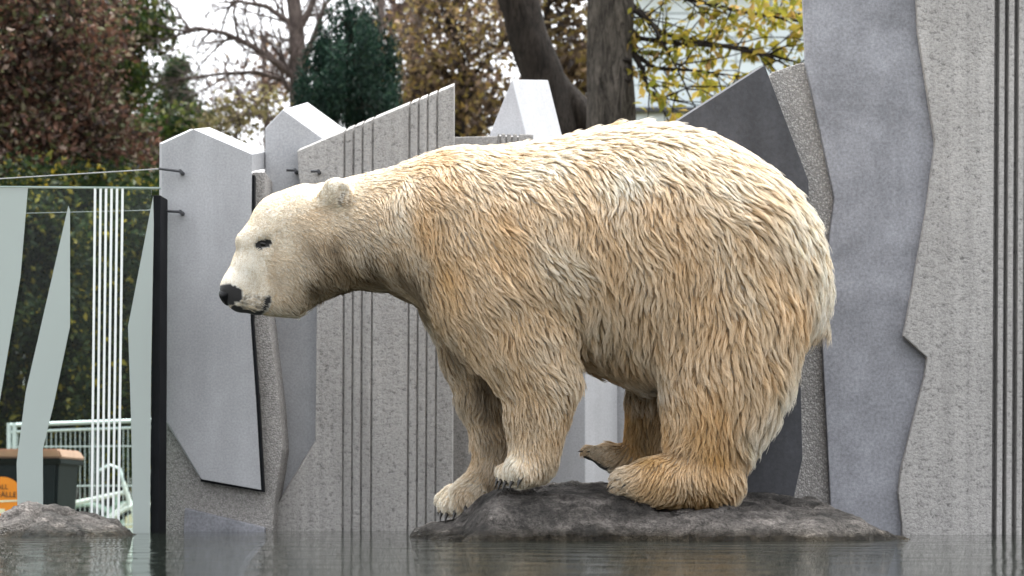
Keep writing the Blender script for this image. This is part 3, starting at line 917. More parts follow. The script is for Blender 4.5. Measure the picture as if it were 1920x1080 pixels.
def ball(name, c, ax, mat, rot=None, seg=20, deform=None):
    bm = bmesh.new()
    bmesh.ops.create_uvsphere(bm, u_segments=seg, v_segments=seg // 2 + 2, radius=1)
    for v in bm.verts:
        if deform: deform(v.co)
        v.co = Vector((v.co.x * ax[0], v.co.y * ax[1], v.co.z * ax[2]))
        if rot is not None: v.co = rot @ v.co
        v.co += Vector(c)
    o = bm_obj(name, bm, mat, None, True)
    return bear_child(o)

for s in (0, 1):
    p, n = hit(493, 458)
    if s: p = np.array([p[0], 2 * YB - p[1], p[2]]); n = np.array([n[0], -n[1], n[2]])
    rot = Matrix.Rotation(math.radians(18), 4, 'Y')
    e = ball('eye', p - n * .006, (.020, .012, .0115), M_EYE, rot)
def nose_deform(v):
    # flat front, two nostrils
    if v.x < -.55: v.x = -.55 - (abs(v.x) - .55) * .45
    for sy in (-1, 1):
        for cx, cz in ((-.62, -.05),):
            dd = ((v.y - sy * .48) / .30) ** 2 + ((v.z - cz) / .42) ** 2
            if v.x < -.2 and dd < 1: v.x += .55 * (1 - dd)
    if v.z > 0: v.y *= 1 - .25 * v.z
    if v.z < 0: v.y *= 1 + .35 * v.z
nz = P(429, 554, YB)
ball('nose', nz, (.048, .050, .038), M_BLACK, Matrix.Rotation(math.radians(-30), 4, 'Y'), 28, nose_deform)

def claw(tip, dirv, size):
    rings = []
    V_, F_ = [], []
    d0 = Vector(dirv).normalized()
    side = Vector((0, 1, 0)); up = side.cross(d0).normalized()
    if up.z < 0: up = -up
    n_ = 6
    c = Vector(tip) - d0 * size * .2
    for i in range(5):
        u_ = i / 4
        r_ = size * .17 * (1 - u_) ** .7 + .0004
        cc = c + d0 * size * u_ - up * size * .35 * u_ * u_
        for k_ in range(n_):
            a_ = 2 * math.pi * k_ / n_
            V_.append(cc + side * math.cos(a_) * r_ + up * math.sin(a_) * r_ * 1.3)
    for i in range(4):
        for k_ in range(n_):
            k2 = (k_ + 1) % n_
            F_.append((i * n_ + k_, i * n_ + k2, (i + 1) * n_ + k2, (i + 1) * n_ + k_))
    F_.append(tuple(range(n_))[::-1]); F_.append(tuple(range(4 * n_, 5 * n_)))
    return bear_child(mesh_obj('claw', V_, F_, M_CLAW, None, True))
for nm, tips in claw_tips:
    for tp in tips:
        x, y, z, r_, w_ = tp
        d0 = {'near_front': (-.62, -.35, -.70), 'far_front': (-.5, -.35, -.8), 'near_hind': (-.95, 0, -.3), 'far_hind': (-.95, 0, .15)}[nm]
        sz = {'near_front': .046, 'far_front': .044, 'near_hind': .034, 'far_hind': .016}[nm]
        dv = Vector(d0).normalized()
        claw(Vector((x, y, z)) + dv * (r_ * .85 + .006), d0, sz)
# ------------------------------------------------------------------ trees behind the wall
def bark_mat(name, a, b):
    t = NT(name)
    v = t.coord('Object', (9, 9, 1.6))
    n_ = t.noise(v, 2.6, 8, .75, 1.4)
    f_ = t.noise(t.coord('Object'), 7, 5, .6)
    c = t.ramp(n_, [(.38, a), (.62, b)])
    c = t.mix(1.0, c, t.ramp(f_, [(.3, .6), (.7, 1.25)]), 'MULTIPLY')
    return t.principled(c, .9, normal=t.bump(n_, .9, .05), spec=.2)
M_BARK = bark_mat('grey brown bark', (.014, .012, .010), (.13, .115, .10))
M_BARKD = bark_mat('dark bark', (.009, .007, .006), (.048, .039, .033))
M_BARKP = bark_mat('pale bark', (.09, .07, .065), (.22, .18, .165))
def leaf_mat(name, stops, transl=.35):
    t = NT(name)
    g_ = t.n('ShaderNodeNewGeometry')
    c = t.ramp(g_.outputs['Random Per Island'], stops)
    big = t.noise(t.coord('Object'), 1.3, 4)
    c = t.mix(1.0, c, t.ramp(big, [(.35, .55), (.65, 1.3)]), 'MULTIPLY')
    a = t.n('ShaderNodeBsdfDiffuse', {'Color': c})
    b = t.n('ShaderNodeBsdfTranslucent', {'Color': c})
    m_ = t.n('ShaderNodeMixShader', {0: transl, 1: a.outputs[0], 2: b.outputs[0]})
    gs = t.n('ShaderNodeBsdfGlossy', {'Color': (1, 1, 1, 1), 'Roughness': .45})
    m2_ = t.n('ShaderNodeMixShader', {0: .015, 1: m_.outputs[0], 2: gs.outputs[0]})
    t.t.links.new(m2_.outputs[0], t.out.inputs['Surface'])
    return t.m
L_COPPER = leaf_mat('copper leaves', [(0, (.022, .016, .014)), (.3, (.075, .044, .036)), (.52, (.14, .068, .045)), (.64, (.22, .12, .085)), (.74, (.06, .07, .035)), (.88, (.13, .135, .06)), (1, (.38, .29, .25))])
L_GREEN = leaf_mat('green leaves', [(0, (.015, .035, .012)), (.5, (.045, .085, .022)), (.8, (.10, .14, .03)), (1, (.20, .21, .05))])
L_DARK = leaf_mat('dark hedge leaves', [(0, (.008, .016, .008)), (.5, (.022, .042, .014)), (.82, (.05, .07, .02)), (.93, (.22, .19, .03)), (1, (.38, .28, .03))])
L_NEEDLE = leaf_mat('dark needles', [(0, (.006, .018, .014)), (.6, (.014, .042, .030)), (1, (.035, .075, .045))], .15)
L_FIR = leaf_mat('fir needles', [(0, (.02, .045, .026)), (.6, (.06, .10, .05)), (1, (.15, .18, .07))], .2)
L_BRONZE = leaf_mat('bronze leaves', [(0, (.04, .03, .026)), (.35, (.11, .08, .06)), (.6, (.19, .13, .075)), (.8, (.31, .25, .07)), (.9, (.36, .24, .08)), (1, (.34, .25, .21))])
L_YELLOW = leaf_mat('yellow leaves', [(0, (.20, .22, .03)), (.35, (.38, .36, .05)), (.7, (.58, .46, .07)), (1, (.62, .40, .16))], .5)
L_OLIVE = leaf_mat('olive leaves', [(0, (.06, .06, .03)), (.5, (.17, .15, .06)), (.85, (.26, .23, .12)), (1, (.30, .24, .16))])
L_MAUVE = leaf_mat('withered leaves', [(0, (.05, .035, .035)), (.5, (.15, .10, .09)), (.8, (.22, .14, .10)), (1, (.30, .21, .10))])

def leaf_cloud(name, cen, size, mat, parent, seed, aspect=.55, vary=.5, droop=0.0):
    vary = min(.75, vary * 1.5)
    r = np.random.default_rng(seed)
    n = len(cen)
    d_ = r.normal(size=(n, 3)); d_[:, 2] -= droop; d_ /= np.linalg.norm(d_, axis=1, keepdims=True)
    e_ = np.cross(d_, r.normal(size=(n, 3))); e_ /= np.linalg.norm(e_, axis=1, keepdims=True)
    nn_ = np.cross(d_, e_)
    s = (size * (1 + vary * (r.random(n) - .5) * 2))[:, None]
    a = cen - d_ * s * .5; c = cen + d_ * s * .5
    b = cen + e_ * s * aspect * .5 + nn_ * s * .10; dd = cen - e_ * s * aspect * .5 + nn_ * s * .10
    V_ = np.stack([a, b, c, dd], 1).reshape(-1, 3)
    Q_ = np.arange(n * 4).reshape(n, 4)
    o = fast_mesh(name, V_, Q_, mat, parent, False)
    o['kind'] = 'stuff'
    return o

def merge_tubes(name, tubes, mat, parent):
    V_, F_ = [], []
    for v_, f_ in tubes:
        b = len(V_); V_ += v_; F_ += [tuple(i + b for i in q_) for q_ in f_]
    return mesh_obj(name, V_, F_, mat, parent, True)

def curve_pts(a, b, sag, n, rr):
    a, b = Vector(a), Vector(b)
    out = []
    off = Vector((rr.uniform(-1, 1), rr.uniform(-1, 1), rr.uniform(-.3, 1))) * sag * (b - a).length
    for i in range(n):
        u_ = i / (n - 1)
        out.append(a.lerp(b, u_) + off * math.sin(u_ * math.pi) + Vector((rr.uniform(-1, 1), rr.uniform(-1, 1), rr.uniform(-1, 1))) * .03 * (b - a).length * (0 if i in (0, n - 1) else 1))
    return out

def tree(name, label, cat, base, top, r0, clusters, leaf, size, per, spread, seed, bark=M_BARK, group=None, droop=0.0, aspect=.55, lean_pts=None, twigs=3, shape=(1.0, 1.0, .75)):
    """clusters: world points, each fed by its own limb from the trunk, carrying `per` leaves"""
    rr = random.Random(seed); r = np.random.default_rng(seed)
    root = empty(name, base)
    tag(root, label, cat, group)
    path = lean_pts or curve_pts(base, top, .03, 8, rr)
    path = [Vector(p) for p in path]
    radii = [r0 * (1 - .75 * i / (len(path) - 1)) for i in range(len(path))]
    radii[0] *= 1.35
    inv = Matrix.Translation(-Vector(base))
    def put(o):
        o.parent = root; o.matrix_parent_inverse = inv
        return o
    put(merge_tubes('trunk', [tube_arrays(path, radii, 12, seed, .25)], bark, None))
    limbs, cen = [], []
    for c in clusters:
        c = Vector(c)
        k_ = min(range(len(path)), key=lambda i: (path[i] - c).length + abs(path[i].z - (c.z - .25 * (c - path[i]).length)))
        pts = curve_pts(path[k_], c, .10, 6, rr)
        rl = max(.012, radii[k_] * .35)
        limbs.append(tube_arrays(pts, [rl * (1 - .85 * i / 5) for i in range(6)], 6, seed))
        for q_ in range(twigs):
            e_ = c + Vector(r.normal(0, spread * .8, 3))
            limbs.append(tube_arrays(curve_pts(pts[rr.choice((3, 4, 5))], e_, .08, 4, rr), [rl * .3, rl * .22, rl * .15, rl * .06], 4, seed))
        m = int(per * rr.uniform(.6, 1.4))
        sp = spread * rr.uniform(.7, 1.3)
        q_ = r.normal(size=(m, 3)); q_ /= np.linalg.norm(q_, axis=1, keepdims=True)
        q_ *= (sp * 1.6 * r.random(m) ** .5)[:, None] * np.array(shape)
        cen.append(np.array(c) + q_)
    if limbs: put(merge_tubes('limbs', limbs, bark, None))
    if cen: put(leaf_cloud('crown', np.concatenate(cen), size, leaf, None, seed, aspect, .5, droop))
    return root

GZ = -.62
def region(rects, Y, n, seed, dy=1.0):
    """random points whose sight lines fall in pixel rectangles, spread in depth"""
    r = np.random.default_rng(seed)
    out = []
    ar = np.array([(c - a) * (d_ - b) for a, b, c, d_ in rects], float)
    for k_ in r.choice(len(rects), n, p=ar / ar.sum()):
        a, b, c, d_ = rects[k_]
        out.append(P(r.uniform(a, c), r.uniform(b, d_), Y + r.uniform(-dy, dy)))
    return out
def gp(px, Y): return Vector((PX(px, Y), Y, GZ))

GT = 'trees behind the enclosure'
tree('evergreen_tree', 'dark evergreen tree showing through gaps of the copper brown foliage', 'tree', gp(-20, 26), P(-20, -150, 26), .25,
     region([(-220, -200, 130, 380)], 26, 70, 71, 1.0), L_DARK, .10, 260, .45, 71, M_BARKD, GT, twigs=1)
tree('evergreen_tree', 'dark evergreen tree standing behind the bushes of the glass fence', 'tree', gp(170, 25), P(170, 150, 25), .2,
     region([(80, 170, 250, 420), (-100, 330, 300, 520)], 25, 60, 72, .8), L_DARK, .10, 260, .42, 72, M_BARKD, GT, twigs=1)
tree('copper_beech', 'brown copper leaved tree over the glass fence', 'tree', gp(40, 20), P(40, -200, 20), .22,
     region([(-180, -200, 150, 60), (-180, 0, 215, 230), (-180, 120, 260, 345), (-150, 300, 300, 400)], 20, 150, 1, 1.1), L_COPPER, .066, 300, .30, 1, M_BARKD, GT, twigs=4)
tree('broadleaf_tree', 'green leaved tree beside the copper brown one, against the white sky', 'tree', gp(190, 22.5), P(190, -220, 22.5), .2,
     region([(130, -200, 270, 60), (150, 30, 285, 130), (190, 120, 260, 190), (130, 150, 230, 330)], 22.5, 60, 2, .8), L_GREEN, .075, 300, .26, 2, M_BARKD, GT)
tree('conifer', 'small pointed green conifer between the green tree and bare tree', 'tree', gp(330, 28), P(330, 105, 28), .12,
     [P(330 + s_ * w_, y_, 28 + dq) for y_, w_ in ((125, 3), (150, 12), (180, 22), (205, 30), (235, 38), (265, 42), (300, 48), (340, 52)) for s_, dq in ((-1, 0), (1, .1), (-.45, -.4), (.5, -.45), (0, .4))],
     L_FIR, .11, 110, .16, 3, M_BARKD, GT, aspect=.3)
tree('shrub', 'light green leafy shrub below the small conifer', 'shrub', gp(300, 24), P(300, 250, 24), .07,
     region([(255, 215, 375, 260), (235, 250, 320, 345)], 24, 26, 4, .6), L_GREEN, .10, 170, .22, 4, M_BARKD, GT)
# hedge behind the glass
for i_, (a, c, yt, Y_, lab) in enumerate([(-120, 70, 335, 18.5, 'dark evergreen bush behind the broad frosted band of the glass fence'),
                                          (60, 190, 340, 19.0, 'dark evergreen bush behind the white stripes of the glass fence'),
                                          (180, 330, 335, 18.2, 'dark bush with yellow leaves behind the black fence post')]):
    tree('hedge_bush', lab, 'bush', gp((a + c) / 2, Y_), P((a + c) / 2, yt + 60, Y_), .08,
         region([(a, yt, c, 620), (a, 560, c, 880)], Y_, 95, 20 + i_, .7), L_DARK, .062, 380, .27, 20 + i_, M_BARKD, 'bushes behind the glass fence', twigs=1)
# yew
tree('yew_tree', 'dark green yew with upright shoots behind the slanted concrete wall', 'tree', gp(650, 19), P(650, 40, 19), .16,
     region([(585, 110, 735, 245), (600, 75, 715, 140), (560, 165, 745, 250)], 19, 78, 6, .8) + [P(x, y, 19) for x, y in ((628, 34), (655, 24), (690, 40), (672, 52), (640, 62), (612, 78), (700, 70), (726, 95), (598, 95), (585, 125), (738, 125), (570, 150))],
     L_NEEDLE, .055, 330, .11, 6, M_BARKD, GT, aspect=.25, droop=-1.4, shape=(.6, .7, 2.2))
# bronze and withered shrubs filling the gap to the trunks
tree('bronze_tree', 'bronze and yellow leaved tree behind the pointed slab', 'tree', gp(880, 24), P(880, -120, 24), .16,
     region([(745, 60, 960, 260), (800, -120, 960, 100)], 24, 60, 7, 1.0), L_BRONZE, .085, 150, .36, 7, M_BARKD, GT)
tree('bronze_tree', 'yellow and bronze leaved tree seen between the two thick trunks', 'tree', gp(1060, 22), P(1060, -120, 22), .14,
     region([(1010, -120, 1115, 250)], 22, 30, 8, .8), L_BRONZE, .10, 130, .28, 8, M_BARKD, GT)
tree('withered_tree', 'thin reddish tree with withered leaves beyond the dark yew', 'tree', gp(770, 32), P(770, -150, 32), .2,
     region([(680, -150, 860, 160), (720, 100, 900, 260)], 32, 44, 9, 1.5), L_MAUVE, .12, 110, .45, 9, M_BARKD, GT)
tree('withered_tree', 'thin reddish tree with sparse leaves behind the bare tree', 'tree', gp(490, 34), P(490, 60, 34), .14,
     region([(420, 150, 570, 260), (480, 60, 600, 180)], 34, 26, 10, 1.2), L_MAUVE, .11, 45, .42, 10, M_BARKP, GT, twigs=10)
tree('shrub', 'olive yellow shrub behind the gabled slab', 'shrub', gp(450, 21), P(450, 220, 21), .06,
     region([(385, 215, 510, 262), (410, 180, 500, 230)], 21, 14, 11, .5), L_OLIVE, .07, 60, .20, 11, M_BARKP, GT, twigs=8)

# bare tree: recursive branching
def bare_tree(name, label, Y, trunk_px, r0, seeds, branches, bark):
    rr = random.Random(seeds)
    base = gp(trunk_px[0][0], Y)
    root = empty(name, base); tag(root, label, 'tree', GT)
    inv = Matrix.Translation(-Vector(base))
    def put(o):
        o.parent = root; o.matrix_parent_inverse = inv
        return o
    path = [base] + [P(x, y, Y) for x, y in trunk_px[1:]]
    put(merge_tubes('trunk', [tube_arrays(path, [r0 * (1 - .5 * i / (len(path) - 1)) for i in range(len(path))], 12, seeds, .2)], bark, None))
    tw = []
    def grow(p, d_, L_, r_, depth):
        pts = [p]; dd = d_.normalized()
        n_ = 5
        for i in range(n_):
            dd = (dd + Vector((rr.gauss(0, .16), rr.gauss(0, .16), rr.gauss(.02, .14)))).normalized()
            pts.append(pts[-1] + dd * L_ / n_)
        tw.append(tube_arrays(pts, [max(.0035, r_ * (1 - .75 * i / n_)) for i in range(n_ + 1)], 6 if depth > 1 else 4, seeds))
        if depth > 0:
            for q_ in range(rr.choice((3, 4, 4, 5))):
                k_ = rr.randint(1, n_)
                ax_ = Vector((rr.gauss(0, 1), rr.gauss(0, .6), rr.gauss(.15, .8)))
                grow(pts[k_], (dd + ax_ * .85), L_ * rr.uniform(.45, .7), r_ * .45, depth - 1)
    for (pp, r_) in branches:
        pts = [P(x, y, Y + dq) for x, y, dq in pp]
        tw.append(tube_arrays(pts, [r_ * (1 - .8 * i / (len(pts) - 1)) for i in range(len(pts))], 7, seeds))
        for i in range(1, len(pts)):
            for q_ in range(3):
                dv_ = pts[i] - pts[i - 1]
                grow(pts[i - 1].lerp(pts[i], rr.random()), dv_.normalized() + Vector((rr.gauss(0, .6), rr.gauss(0, .4), rr.gauss(.2, .7))), rr.uniform(.4, .9), r_ * .35, 2)
    put(merge_tubes('branches', tw, bark, None))
    return root
bare_tree('bare_tree', 'bare leafless tree with spreading grey branches against the white sky', 22, [(568, 0), (566, 560), (562, 240), (560, 120), (555, 40), (540, -80)], .15, 41,
          [([(560, 150, 0), (520, 118, -.1), (470, 85, -.2), (420, 62, -.3), (370, 52, -.3), (345, 62, -.3)], .055),
           ([(558, 90, 0), (540, 40, .1), (500, 12, .2), (450, 3, .2), (405, 5, .3)], .05),
           ([(562, 190, 0), (530, 150, .2), (480, 135, .3), (420, 138, .3), (360, 145, .4), (320, 150, .4)], .04),
           ([(556, 60, 0), (580, 20, 0), (595, -30, .1), (600, -90, .1)], .06),
           ([(560, 130, 0), (588, 70, -.2), (610, 10, -.2), (640, -60, -.2)], .05),
           ([(562, 250, 0), (520, 225, -.3), (470, 212, -.3), (420, 220, -.4), (385, 232, -.4)], .04)], M_BARKP)
bare_tree('bare_tree', 'slender bare tree with fine twigs behind the yew and bronze leaves', 30, [(700, 0), (700, 500), (705, 200), (712, 60), (716, -80)], .11, 43,
          [([(705, 150, 0), (670, 60, .2), (640, -30, .2)], .05), ([(706, 130, 0), (760, 70, -.2), (800, 10, -.3), (830, -40, -.3)], .05),
           ([(706, 180, 0), (780, 120, .2), (850, 70, .2), (900, 20, .3)], .045), ([(705, 170, 0), (640, 130, .2), (600, 60, .2), (580, -10, .3)], .04)], M_BARKP)

# the two thick trunks and the yellow leaved branches
def thick_trunk(name, label, Y, pts, seed, extra=(), leaves=None, bark=M_BARK):
    base = gp(pts[0][0], Y)
    root = empty(name, base); tag(root, label, 'tree', GT)
    inv = Matrix.Translation(-Vector(base))
    def put(o):
        o.parent = root; o.matrix_parent_inverse = inv
        return o
    def dense(pp):
        path, rad = [], []
        for (a, b) in zip(pp[:-1], pp[1:]):
            for i in range(8):
                u_ = i / 8
                path.append(P(a[0] + (b[0] - a[0]) * u_, a[1] + (b[1] - a[1]) * u_, Y)); rad.append((a[2] + (b[2] - a[2]) * u_) * Y / F)
        path.append(P(pp[-1][0], pp[-1][1], Y)); rad.append(pp[-1][2] * Y / F)
        return path, rad
    path, rad = dense(pts)
    tr_ = put(merge_tubes('trunk', [tube_arrays(path, rad, 28, seed, .16)], bark, None))
    for e_ in extra:
        pth, rd_ = dense(e_)
        put(merge_tubes('limb', [tube_arrays(pth, rd_, 16, seed + 5, .2)], bark, None))
    return root, put
leaner, put6 = thick_trunk('leaning_trunk', 'leaning dark tree trunk with a long stub behind the pointed slab', 15.5,
            [(1075, 1075, 62), (1060, 420, 52), (1043, 250, 46), (1020, 150, 40), (992, 70, 38), (972, 0, 36), (958, -120, 36)], 51,
            [[(1008, 110, 22), (1050, 170, 24), (1090, 215, 26), (1130, 262, 30), (1150, 400, 30)], [(985, 60, 22), (955, 10, 20), (930, -60, 16)]], bark=M_BARKD)
big, put7 = thick_trunk('thick_trunk', 'thick upright grey tree trunk with yellow leaved branches', 14.5,
            [(1150, 1060, 62), (1148, 420, 52), (1146, 240, 47), (1145, 120, 44), (1143, 0, 43), (1140, -150, 42)], 52, bark=M_BARK)
# a broken knot on the trunk
bm = bmesh.new()
bmesh.ops.create_icosphere(bm, subdivisions=3, radius=.085)
kc = P(1172, 140, 14.5) + Vector((0, -.13, 0))
for v in bm.verts:
    nz_ = mnoise.noise(v.co * 18)
    v.co = Vector((v.co.x * .8, v.co.y * .7, v.co.z * 1.25)) * (1 + .25 * nz_)
    if v.co.y < -.02 and abs(v.co.x) < .04 and abs(v.co.z) < .06: v.co.y += .07
    v.co += kc
put7(bm_obj('knot', bm, M_BARKD, None, True))
rr = random.Random(61); r_np = np.random.default_rng(61)
tubes, cen = [], []
brs = [[(1150, -60), (1260, -10), (1380, 20), (1500, 40), (1560, 60)], [(1155, -20), (1240, 62), (1320, 80), (1400, 92), (1500, 118), (1540, 130)],
       [(1165, 40), (1200, 72), (1280, 82), (1360, 88), (1440, 105), (1530, 150)], [(1170, 90), (1230, 128), (1300, 132), (1380, 142)],
       [(1150, -100), (1300, -70), (1420, -20), (1520, 10)], [(1160, 0), (1220, 40), (1260, 110), (1290, 170)], [(1168, 70), (1205, 130), (1215, 170), (1240, 185), (1300, 160)]]
for bi_, b in enumerate(brs):
    dq = rr.uniform(-.6, .3)
    pts = [P(x, y, 14.5 + dq * i / len(b)) for i, (x, y) in enumerate(b)]
    tubes.append(tube_arrays(pts, [.026 * (1 - .8 * i / (len(b) - 1)) for i in range(len(b))], 6, bi_))
    for i in range(len(pts) - 1):
        for q_ in range(5):
            a_ = pts[i].lerp(pts[i + 1], rr.random())
            dv_ = Vector((rr.gauss(.25, .3), rr.gauss(0, .15), rr.gauss(-.1, .28)))
            e_ = a_ + dv_ * rr.uniform(.6, 1.3)
            cp = curve_pts(a_, e_, .12, 5, rr)
            tubes.append(tube_arrays(cp, [.007, .006, .0045, .0035, .002], 4, bi_))
            if e_.x < PX(1230, 14.5) and rr.random() < .4: continue
            for c in cp[1:]:
                if e_.x < PX(1340, 14.5) and rr.random() < .38: continue
                for l_ in range(rr.choice((1, 2, 4, 6))):
                    cen.append(np.array(c) + r_np.normal(0, .035, 3) + np.array((0, 0, -.025)))
cen += [np.array(P(rr.uniform(1330, 1510), rr.uniform(-40, 60), 14.3 + rr.uniform(-.4, .4))) for _ in range(260)]
cen += [np.array(P(rr.uniform(1195, 1330), rr.uniform(130, 185), 14.3 + rr.uniform(-.3, .3))) for _ in range(60)]
put7(merge_tubes('branches', tubes, M_BARKD, None))
put7(leaf_cloud('crown', np.array(cen), .074, L_YELLOW, None, 61, .55, .45, .7))

# ------------------------------------------------------------------ pale building beyond the yellow leaves
YBD = 42.0
bd_ = empty('glass_building', (PX(1360, YBD), YBD, GZ))
tag(bd_, 'pale blue glazed building behind the yellow leaved branches', 'building')
t = NT('pale glazing'); M_GLZ = t.principled(t.ramp(t.noise(t.coord('Object'), .5, 4), [(.3, (.52, .62, .68)), (.7, (.66, .74, .78))]), .12, spec=.6)
M_MULL = plain('pale metal', (.50, .52, .53), .5)
binv = Matrix.Translation(-Vector(bd_.location))
def bput(o):
    o.parent = bd_; o.matrix_parent_inverse = binv
    return o
x0b, x1b = 1120, 1640
cols = np.linspace(x0b, x1b, 9); rows = [-20, 25, 70, 115, 160, 203, 330, 460, 590, 720, 850, 980]
for i in range(8):
    for j in range(len(rows) - 1):
        o = poly_slab('pane', [(cols[i] + 1.2, rows[j] + 1.2), (cols[i + 1] - 1.2, rows[j] + 1.2), (cols[i + 1] - 1.2, rows[j + 1] - 1.2), (cols[i] + 1.2, rows[j + 1] - 1.2)], YBD, (0, .06, 0), M_GLZ, bevel=0)
        bput(o)
bput(poly_slab('wall', [(x0b, -24), (x1b, -24), (x1b, 1000), (x0b, 1000)], YBD + .07, (0, 8, 0), M_MULL, bevel=0))
bput(poly_slab('roof', [(x0b - 12, -24.5), (x0b + 60, -60), (x1b + 12, -40), (x1b + 12, -24.5)], YBD - .4, (0, 9, 0), M_MULL, bevel=0))
bput(poly_slab('ledge', [(x0b - 4, 201), (x1b + 4, 199), (x1b + 4, 206), (x0b - 4, 208)], YBD - .25, (0, .3, 0), M_STEEL, bevel=0))

# ------------------------------------------------------------------ things behind the glass: bin, mesh fence, bicycle
YBN = 13.0
bn_ = empty('wheelie_bin', (PX(40, YBN), YBN, GZ))
tag(bn_, 'black waste bin with terracotta lid and round orange sticker behind the glass fence', 'waste bin')
ninv = Matrix.Translation(-Vector(bn_.location))
def nput(o):
    o.parent = bn_; o.matrix_parent_inverse = ninv
    return o
M_BIN = plain('black plastic', (.009, .013, .016), .6, 0, .2, 10, .15)
M_LID = plain('terracotta plastic', (.46, .27, .20), .55, 0, .12, 10)
mB = YBN / F
def frustum(name, cx, w0, w1, z0, z1, y0, d0, d1, mat, bev=.02):
    bm = bmesh.new()
    a = [bm.verts.new((cx + sx * w0 / 2, y0 + (d0 if sy else 0) , z0)) for sx, sy in ((-1, 0), (1, 0), (1, 1), (-1, 1))]
    b = [bm.verts.new((cx + sx * w1 / 2, y0 - .03 + (d1 if sy else 0), z1)) for sx, sy in ((-1, 0), (1, 0), (1, 1), (-1, 1))]
    bm.faces.new(a[::-1]); bm.faces.new(b)
    for k_ in range(4): bm.faces.new((a[k_], a[(k_ + 1) % 4], b[(k_ + 1) % 4], b[k_]))
    bmesh.ops.recalc_face_normals(bm, faces=bm.faces)
    bmesh.ops.bevel(bm, geom=list(bm.edges), offset=bev, segments=2, affect='EDGES')
    return bm_obj(name, bm, mat)
bcx = PX(28, YBN)
ztop = PZ(858, YBN)
nput(frustum('body', bcx, .56, .66, GZ + .05, ztop, YBN, .50, .62, M_BIN))
nput(frustum('lid', bcx, .72, .68, ztop - .005, PZ(842, YBN), YBN - .05, .72, .66, M_LID, .012))
nput(frustum('rim', bcx, .70, .70, ztop - .05, ztop - .006, YBN - .045, .70, .70, M_BIN, .008))
for sx in (-1, 1):
    bm = bmesh.new()
    bmesh.ops.create_cone(bm, cap_ends=True, segments=20, radius1=.10, radius2=.10, depth=.05, matrix=Matrix.Translation((bcx + sx * .27, YBN + .52, GZ + .10)) @ Matrix.Rotation(math.radians(90), 4, 'Y'))
    nput(bm_obj('wheel', bm, M_BIN))
M_ORANGE = plain('orange sticker', (.80, .24, .012), .45, 0, .06, 5)
sc_ = P(4, 933, YBN - .045)
bm = bmesh.new()
bmesh.ops.create_cone(bm, cap_ends=True, segments=48, radius1=39 * mB, radius2=39 * mB, depth=.006, matrix=Matrix.Translation(sc_) @ Matrix.Rotation(math.radians(90), 4, 'X'))
stk = nput(bm_obj('sticker', bm, M_ORANGE))
def text_part(txt, px, py, h_px, mat, parent, Yt):
    cu = bpy.data.curves.new('lettering', 'FONT')
    cu.body = txt; cu.size = h_px * mB * 1.4; cu.align_x = 'RIGHT'; cu.extrude = .001
    o = bpy.data.objects.new('lettering_tmp', cu)
    COL.objects.link(o)
    dg = bpy.context.evaluated_depsgraph_get()
    me = bpy.data.meshes.new_from_object(o.evaluated_get(dg))
    bpy.data.objects.remove(o)
    me.materials.clear(); me.materials.append(mat)
    q_ = bpy.data.objects.new('lettering', me)
    link(q_)
    mw = Matrix.Translation(P(px, py, Yt)) @ Matrix.Rotation(math.radians(90), 4, 'X')
    for v in me.vertices: v.co = mw @ v.co
    q_.parent = parent
    return q_
M_INK = plain('black print', (.03, .02, .015), .5)
text_part('ALL', 15, 917, 9, M_INK, stk, YBN - .052)
text_part('ABFÄLLE', 31, 932, 10, M_INK, stk, YBN - .052)
M_WPRINT = plain('pale print', (.75, .68, .5), .5)
for pg in ([(-34, 939), (41, 937), (41, 940), (-34, 943)], [(-20, 954), (9, 954), (9, 963), (-20, 963)]):
    o = poly_slab('print', pg, YBN - .051, (0, .002, 0), M_WPRINT, bevel=0)
    o.parent = stk

YMF = 15.5
mf = empty('mesh_fence', (PX(150, YMF), YMF, GZ))
tag(mf, 'galvanised wire mesh site fence standing behind the waste bin', 'fence')
finv = Matrix.Translation(-Vector(mf.location))
def fput(o):
    o.parent = mf; o.matrix_parent_inverse = finv
    return o
M_GALV = plain('galvanised tube', (.55, .60, .62), .4, .3, .1, 12)
def fz_(x): return 797 - (x - 20) * .035
fput(rod('top_rail', P(14, fz_(14), YMF), P(330, fz_(330), YMF), .018, M_GALV, n=10))
fput(rod('rail', P(14, fz_(14) + 13, YMF), P(330, fz_(330) + 13, YMF), .012, M_GALV, n=8))
for x in (17, 27, 320):
    fput(rod('post', P(x, fz_(x) - 4, YMF), Vector((PX(x, YMF), YMF, GZ)), .020, M_GALV, n=10))
k_ = 0
for x in np.arange(33, 318, 9.0):
    fput(rod('wire', P(x, fz_(x) + 13, YMF), Vector((PX(x, YMF), YMF, GZ + .12)), .0035, M_GALV, n=5))
for yy in (838, 912, 985):
    fput(rod('cross_wire', P(22, yy, YMF + .006), P(322, yy - 2, YMF + .006), .0055, M_GALV, n=5))

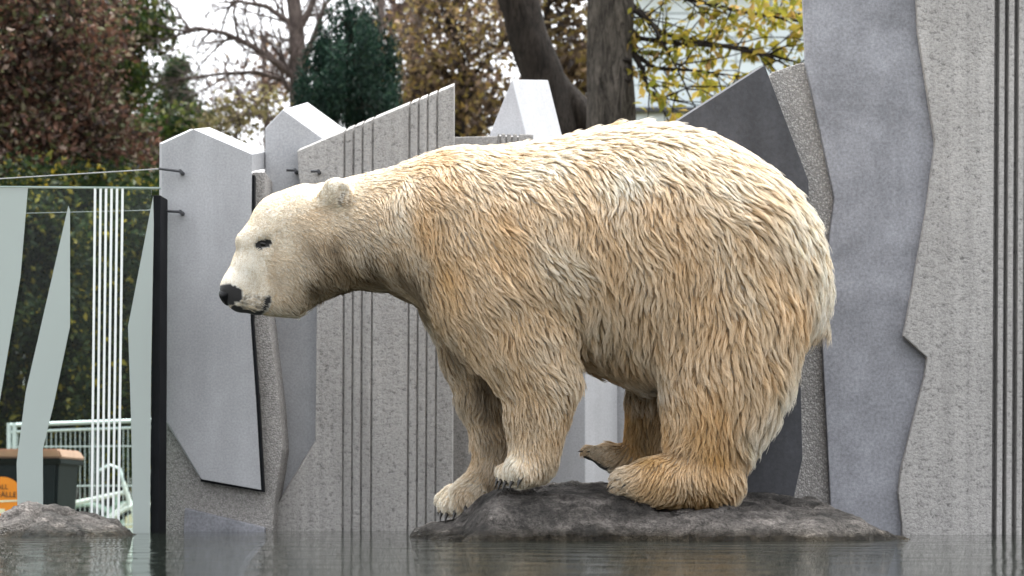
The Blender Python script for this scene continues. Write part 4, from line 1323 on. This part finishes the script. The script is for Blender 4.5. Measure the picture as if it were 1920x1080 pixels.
def bicycle(cx, Y, colr, label):
    root = empty('bicycle', (cx, Y, GZ)); tag(root, label, 'bicycle', 'bicycles behind the mesh fence')
    inv = Matrix.Translation(-Vector(root.location))
    def put(o):
        o.parent = root; o.matrix_parent_inverse = inv
        return o
    Rw = .33
    def pt(x, z): return Vector((cx + x, Y, GZ + z))
    for sx in (-.52, .52):
        ring = [pt(sx + Rw * math.cos(a_), Rw + Rw * math.sin(a_)) for a_ in np.linspace(0, 2 * math.pi, 33)]
        w_ = put(merge_tubes('wheel', [tube_arrays(ring, [.020] * 33, 7, 1)], M_BLACKP, None))
        sp_ = merge_tubes('spokes', [tube_arrays([pt(sx, Rw), pt(sx + (Rw - .02) * math.cos(a_), Rw + (Rw - .02) * math.sin(a_))], [.0025, .0025], 4, 1) for a_ in np.linspace(0, 2 * math.pi, 19)[:-1]], M_GALV, None)
        sp_.parent = w_
        fd = [pt(sx + (Rw + .045) * math.cos(a_), Rw + (Rw + .045) * math.sin(a_)) for a_ in np.linspace(.2, 2.6, 14)]
        put(merge_tubes('mudguard', [tube_arrays(fd, [.028] * 14, 6, 1)], colr, None))
    fr__ = [((-.52, Rw), (-.12, .30)), ((-.12, .30), (-.24, .82)), ((-.52, Rw), (-.22, .72)), ((-.12, .30), (.36, .72)), ((-.22, .70), (.34, .82)), ((.52, Rw), (.33, .92))]
    put(merge_tubes('frame', [tube_arrays([pt(*a_), pt(*b_)], [.022, .022], 8, 1) for a_, b_ in fr__], colr, None))
    put(merge_tubes('handlebar', [tube_arrays([pt(.33, .92), pt(.30, 1.04), pt(.20, 1.08), pt(.10, 1.02)], [.016] * 4, 7, 1)], M_GALV, None))
    bm = bmesh.new()
    bmesh.ops.create_uvsphere(bm, u_segments=14, v_segments=8, radius=1, matrix=Matrix.Translation(pt(-.25, .86)) @ Matrix.Diagonal((.15, .08, .04, 1)))
    for v in bm.verts:
        if v.co.x > cx - .22: v.co.y = Y + (v.co.y - Y) * .45
    put(bm_obj('saddle', bm, M_BLACKP, None, True))
    return root
bicycle(PX(165, 16.6), 16.6, plain('white frame paint', (.72, .74, .72), .35), 'white framed bicycle parked behind the mesh fence')
bicycle(PX(262, 17.2), 17.2, plain('pale green frame paint', (.36, .46, .40), .4), 'pale green bicycle parked behind the mesh fence')
